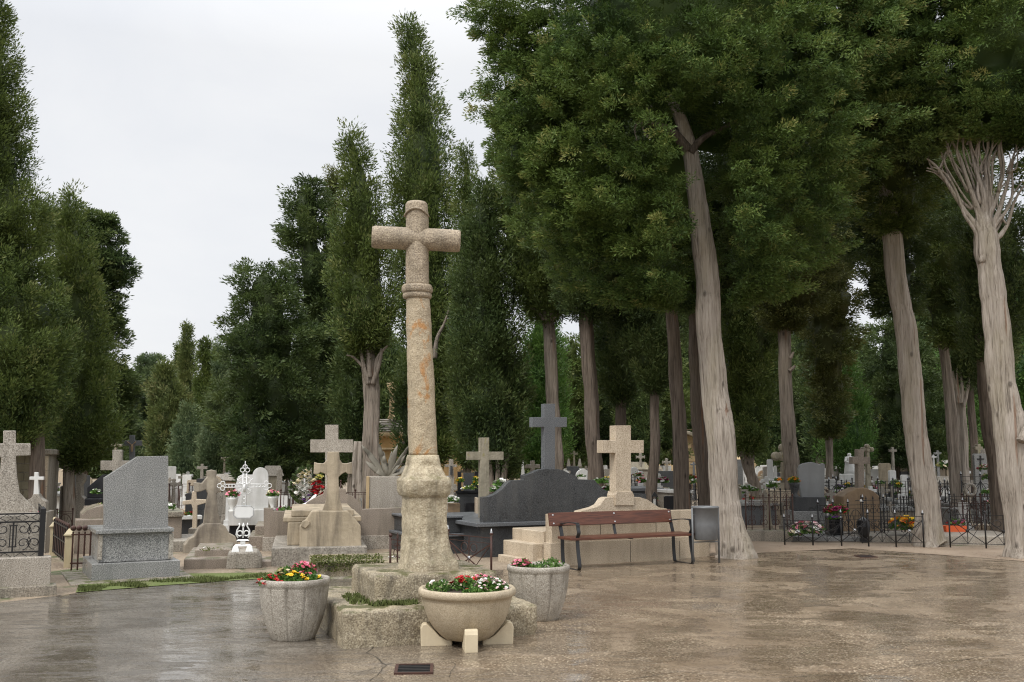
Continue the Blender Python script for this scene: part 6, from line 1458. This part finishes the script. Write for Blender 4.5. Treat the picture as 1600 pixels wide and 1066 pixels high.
B = [[(1532,410,18),(1528,365,14),(1508,330,10),(1488,295,8),(1468,262,6),(1449,248,3)],[(1535,405,18),(1530,350,14),(1518,310,10),(1505,270,8),(1492,235,6),(1478,205,4)],[(1538,400,20),(1534,345,14),(1530,300,11),(1522,260,8),(1512,225,7),(1510,190,4)],
     [(1543,400,20),(1540,345,14),(1545,300,10),(1538,255,8),(1545,215,6),(1540,185,4)],[(1548,405,18),(1545,350,14),(1556,310,10),(1560,270,8),(1553,235,6),(1560,200,4)],[(1552,410,16),(1549,360,14),(1568,325,9),(1574,290,7),(1578,250,5),(1590,225,3)],
     [(1552,375,12),(1572,350,8),(1585,315,6),(1600,290,4)],[(1520,325,8),(1500,300,6),(1480,250,5),(1470,235,3)],[(1488,295,6),(1465,270,4),(1448,262,3)],[(1530,320,8),(1534,270,6),(1526,230,5),(1530,195,3)],
     [(1550,330,8),(1548,285,6),(1552,250,5),(1568,215,3)],[(1505,270,5),(1486,240,4),(1490,210,3)],[(1512,300,6),(1496,262,5),(1480,225,3),(1466,212,2)],[(1560,300,6),(1575,270,4),(1570,235,3)],[(1538,300,6),(1528,262,5),(1534,225,4),(1524,195,3)]]
rb_ = random.Random(6); B2 = []
for P_ in B:
    for rep in range(2):
        jx, jy = (0, 0) if rep == 0 else (rb_.uniform(-14, 14), rb_.uniform(-12, 22))
        m1 = len(P_)-1; B2.append([(x+jx*i/m1+rb_.uniform(-3,3)*(i>0), y+jy*i/m1, max(1.6, w_*(.74 if rep == 0 else .48))) for i, (x, y, w_) in enumerate(P_)])
for j in range(26):
    P_ = B[rb_.randrange(len(B))]; i = rb_.randrange(1, len(P_)-1); x, y, w_ = P_[i]; sx_ = rb_.choice((-1,1)); B2.append([(x,y,3.2),(x+sx_*rb_.uniform(4,12),y-rb_.uniform(12,25),2.4),(x+sx_*rb_.uniform(6,26),y-rb_.uniform(30,55),1.4)])
limbs(T, 16.3, B2, 'bark_pale', twist=.11)
limbs(T, 16.0, [[(1596,690,16),(1604,670,12),(1618,650,8)]], 'bark_pale')
def mid(name, lab, px, d, tp, rows, mat='leaf_dark', bk='bark_brown', seed=0, **k):
    k.setdefault('tuftpx', 16); k.setdefault('leafpx', 6.5); return tree(name, lab, px, d, tp, rows, mat, bk, seed=seed, **k)
t = mid(cy, 'cypress with forked branching grey trunk standing behind the dark granite cross', 868, 26.5, [(872,gy(26.5),26),(870,720,22),(866,650,21),(861,560,20),(857,500,19),(855,470,18)],
    [(150,782,800),(200,778,815),(260,772,850),(320,766,880),(380,768,900),(430,780,905),(470,800,900),(495,830,890)], 'leaf_cypress', 'bark_grey', 60, flute=.12, amp=.13, wl=1.3)
limbs(t, 26.2, [[(856,500,10),(848,480,7),(840,460,5)],[(858,500,10),(866,478,7),(868,455,5)],[(857,495,10),(857,470,8),(853,445,5)],[(850,500,6),(838,485,4),(828,482,3)],[(862,500,6),(872,488,4),(880,470,3)]])
mid(cy, 'cypress with a thick straight brown trunk between the dark cross and the beige cross', 928, 23.5, [(930,gy(23.5),34),(929,740,27),(925,650,25),(920,560,24),(914,480,22),(908,420,18)],
    [(180,860,930),(260,850,960),(340,845,985),(400,850,990),(450,860,980),(490,885,950)], 'leaf_dark', 'bark_brown', 61, amp=.15, wl=1.4)
mid(cy, 'short brown trunked cypress partly hidden by the beige granite cross', 972, 29, [(974,gy(29),26),(972,740,22),(970,680,20),(972,600,16)], [(340,930,1010),(440,920,1020),(520,925,1015),(590,935,1000),(625,950,990)], 'leaf_dark', 'bark_brown', 62, amp=.15)
mid(cy, 'slender wavy brown trunked cypress right of the beige granite cross', 1022, 24, [(1020,gy(24),22),(1018,770,18),(1024,700,17),(1022,640,16),(1024,590,15)], [(330,950,1060),(420,940,1075),(500,950,1075),(560,975,1062),(605,1000,1045)], 'leaf_dark', 'bark_brown', 63, amp=.15, wl=1.4)
mid(cy, 'straight grey brown trunked cypress rising behind the right end of the bench', 1062, 20.5, [(1066,gy(20.5),32),(1066,790,27),(1062,700,25),(1057,620,24),(1052,540,22),(1047,470,20)], [(300,985,1090),(380,975,1110),(440,990,1100),(480,1015,1080)], 'leaf_main', 'bark_brown', 64, amp=.17, wl=1.3, style='droop')
mid(cy, 'shadowed trunk cypress directly behind the nearest great pale trunk', 1110, 21, [(1112,gy(21),50),(1108,780,42),(1102,700,36),(1094,620,32),(1090,540,28),(1086,470,24)], [(250,1050,1160),(340,1040,1180),(420,1040,1180),(480,1060,1160)], 'leaf_dark', 'bark_brown', 65, amp=.15)
mid(cy, 'bushy low-crowned cypress with a short forked pale trunk right of the great pale trunk', 1174, 29, [(1186,gy(29),24),(1178,760,20),(1170,730,18),(1168,700,24),(1165,660,20)],
    [(330,1110,1230),(400,1106,1236),(480,1108,1230),(560,1118,1215),(620,1128,1206),(670,1136,1202),(702,1152,1190)], 'leaf_cypress', 'bark_grey', 66, amp=.12, wl=1.3, flute=.15)
t = mid(cy, 'cypress with a knotty brown trunk behind the leafy stone cross', 1234, 25, [(1240,gy(25),30),(1238,750,26),(1233,680,25),(1228,600,22),(1226,540,21),(1226,490,20)], [(200,1170,1300),(300,1155,1320),(380,1150,1320),(440,1165,1305),(490,1190,1275),(515,1215,1250)], 'leaf_olive', 'bark_grey', 67, amp=.17, wl=1.4, style='droop')
limbs(t, 24.8, [[(1233,580,7),(1242,572,4)],[(1235,560,6),(1240,550,3)]], 'bark_grey', 'snag')
mid(cy, 'olive crowned tree left of the bright sky opening', 1300, 31, [(1297,gy(31),14),(1297,720,12),(1296,670,12)], [(280,1240,1370),(380,1236,1350),(450,1245,1340),(520,1255,1332),(580,1260,1328),(640,1272,1322),(680,1284,1312)], 'leaf_olive', 'bark_grey', 68, amp=.16, style='droop')
mid(cy, 'slight cypress with many thin upright stems left of the pale slab headstones', 1283, 37, [(1282,gy(37),16),(1282,725,14),(1284,700,16)], [(560,1255,1300),(620,1250,1306),(680,1258,1304),(708,1268,1300)], 'leaf_dark', 'bark_brown', 69, flute=.25)
mid(cy, 'fresh green cone-shaped cypress below the bright sky opening', 1330, 34, [(1330,gy(34),10),(1330,720,8)], [(556,1322,1330),(590,1310,1342),(630,1298,1352),(680,1288,1362),(716,1284,1366),(730,1300,1350)], 'leaf_fresh', 'bark_brown', 70, amp=.07)
mid('spreading_conifer', 'dark layered conifer right of the bright sky opening', 1400, 36, [(1400,gy(36),14),(1400,650,12)], [(490,1378,1410),(530,1362,1440),(560,1350,1460),(600,1352,1470),(660,1350,1490),(725,1356,1500)], 'leaf_dark', 'bark_brown', 71, amp=.17, style='spread')
t = mid(cy, 'cypress with a thin rough grey trunk, left one of the twin trunks', 1490, 23.5, [(1498,gy(23.5),24),(1495,780,20),(1490,720,18),(1486,640,17),(1479,580,15),(1473,530,14)], [(230,1420,1520),(320,1425,1530),(400,1430,1530),(470,1440,1525),(520,1452,1515),(540,1462,1500)], 'leaf_cypress', 'bark_grey', 72, amp=.16, style='droop', flute=.15)
t = mid(cy, 'cypress with a stringy trunk splitting into many upright stems, right one of the twin trunks', 1508, 25, [(1508,gy(25),20),(1506,760,18),(1504,700,17),(1502,650,16),(1500,610,16)], [(470,1490,1550),(520,1478,1560),(560,1474,1558),(592,1482,1548)], 'leaf_dark', 'bark_pale', 73, amp=.15, flute=.2)
limbs(t, 24.8, [[(1498,630,6),(1492,600,5),(1489,580,3)],[(1502,630,6),(1503,600,5),(1500,578,3)],[(1506,635,6),(1512,605,5),(1514,580,3)],[(1500,625,5),(1496,600,4),(1495,575,3)]], 'bark_pale')
mid(cy, 'dark thin trunked cypress right of the twin trunks', 1524, 29, [(1526,gy(29),14),(1524,720,13),(1519,650,12),(1516,600,11)], [(430,1510,1575),(500,1500,1580),(560,1504,1575),(610,1520,1560)], 'leaf_dark', 'bark_brown', 74, amp=.15)
mid(cy, 'brown leaning trunk cypress just left of the rightmost great cypress', 1558, 20, [(1566,gy(20),34),(1563,790,28),(1555,720,26),(1545,650,24),(1538,580,22),(1532,520,20)], [(330,1500,1600),(420,1495,1610),(500,1500,1600),(560,1520,1580)], 'leaf_dark', 'bark_brown', 75, amp=.15)
mid('spreading_conifer', 'light green layered conifer seen behind the rightmost trunk', 1590, 38, [(1590,gy(38),14),(1590,600,12)], [(395,1580,1640),(430,1560,1680),(480,1535,1700),(530,1505,1690),(600,1500,1700),(680,1500,1700),(730,1510,1700)], 'leaf_fresh', 'bark_brown', 76, amp=.28, wl=2.6, style='spread')
# background cypresses closing the view, deeper in the cemetery
BG = [(848,40,455,'leaf_fresh','pale fresh green cypress glimpsed left of the forked grey trunk'),(895,44,520,'leaf_cypress','mid-distance cypress right of the forked grey trunk'),(885,56,560,'leaf_dark','far dark cypress behind the dark cross'),
      (950,46,440,'leaf_dark','mid-distance dark cypress left of the beige cross'),(1000,44,470,'leaf_dark','mid-distance dark cypress above the beige cross'),(1035,48,500,'leaf_cypress','mid-distance cypress between the slender and straight trunks'),
      (1080,62,420,'leaf_dark','mid-distance cypress standing behind the chapel'),(1130,60,400,'leaf_dark','dark cypress behind the great pale trunk and chapel roof'),(1205,44,440,'leaf_dark','dark cypress between the forked trunk and knotty trunk'),
      (1255,46,420,'leaf_dark','dark cypress right of the knotty trunk'),(1295,50,470,'leaf_cypress','green cypress behind the olive crowned tree'),(1450,46,380,'leaf_dark','dark cypress behind the twin trunks'),
      (1415,52,560,'leaf_olive','olive cypress behind the layered conifer'),(1545,48,440,'leaf_dark','dark cypress in the background right of the twin trunks'),(1500,50,420,'leaf_dark','dark cypress in the background just behind the twin trunks'),
      (1640,44,380,'leaf_dark','dark cypress beyond the right edge'),(800,50,560,'leaf_cypress','cypress just right of the broad very dark cypress'),(690,46,470,'leaf_olive','olive cypress glimpsed right of the stone shaft'),(640,48,600,'leaf_fresh','fresh green cypress behind the tiled roof')]
for i, (px, d_, yt, m_, lab) in enumerate(BG):
    w_ = random.Random(i).uniform(26, 36)
    tree(cy, lab, px, d_, [(px,gy(d_),8),(px,700,6)], [(yt,px-w_*.2,px+w_*.15),(yt+30,px-w_*.55,px+w_*.5),(yt+90,px-w_*.9,px+w_*.9),(yt+(700-yt)*.6,px-w_*1.1,px+w_*1.1),(720,px-w_,px+w_)], m_, 'bark_brown', seed=200+i, tuftpx=13, leafpx=6, amp=.13, wl=2, m_=45, style='droop' if i%2 else 'up')
# inner canopy trees: crowns that fill the roof of foliage on the right between the trunks
CN = [(960,22,[(60,880,1010),(160,860,1040),(260,850,1050),(360,860,1040),(430,880,1020),(470,910,990)],'cypress crown behind the near canopy above the beige cross','leaf_dark'),
      (1190,22,[(60,1120,1260),(160,1110,1280),(260,1110,1280),(350,1120,1270),(420,1140,1250),(450,1160,1230)],'cypress crown behind the near canopy above the forked trunk','leaf_dark'),
      (1310,23,[(40,1250,1370),(140,1240,1385),(240,1245,1385),(330,1255,1375),(400,1268,1345)],'cypress crown filling the roof of foliage above the white statue','leaf_dark'),
      (1385,27,[(300,1330,1440),(380,1335,1445),(440,1345,1440),(490,1360,1425)],'hanging dark crown beside the rusty streaked trunk','leaf_dark'),
      (1460,25,[(100,1400,1530),(220,1400,1540),(320,1410,1535),(400,1425,1525),(450,1440,1510)],'dark crown between the two rightmost great trees','leaf_dark')]
TB = [([(932,gy(25.5),16),(929,740,14),(925,650,13),(918,530,12),(912,420,11)],25.5),([(1148,gy(20),16),(1128,700,14),(1109,540,12),(1103,440,12),(1100,360,10)],20),
      ([(1242,gy(27),16),(1234,680,14),(1227,540,12),(1228,420,11)],27),([(1454,gy(21),16),(1434,730,14),(1412,520,12),(1400,430,10)],21),([(1500,gy(27),14),(1490,720,12),(1479,580,11),(1473,430,10)],27)]
for i, (px, d_, rows, lab, m_) in enumerate(CN):
    tree(cy, lab, TB[i][0][0][0], TB[i][1], TB[i][0], rows, m_, 'bark_brown', seed=300+i, tuftpx=16, leafpx=6.5, amp=.17, wl=1.4, style='droop')
# a far line of cypresses closing the horizon, seen only as small dark shapes
pt = [tree(cy, 'small cypress in the dark far line of trees closing the cemetery', 800, 85, None, [(-1,0,0)] and [(560,785,800),(600,772,826),(680,760,838),(742,766,832)], 'leaf_dark', group='far line of small cypresses', seed=400, tuftpx=11, leafpx=6, amp=.12, wl=3)]
r0 = random.Random(9); k = 0
for px in range(-260, 1900, 34):
    if 190 < px < 205: continue
    d_ = 85+r0.uniform(-7, 12); o = pt[0] if k == 0 else copy_tree(pt[0]); k += 1
    p = at(px+r0.uniform(-8,8), 715, d_); o.location = (p.x, d_, 0); s_ = r0.uniform(.55,.8) if px < 380 else r0.uniform(.9,1.3); o.scale = (1.1, 1.1, s_); o.rotation_euler.z = r0.uniform(-.25,.25)
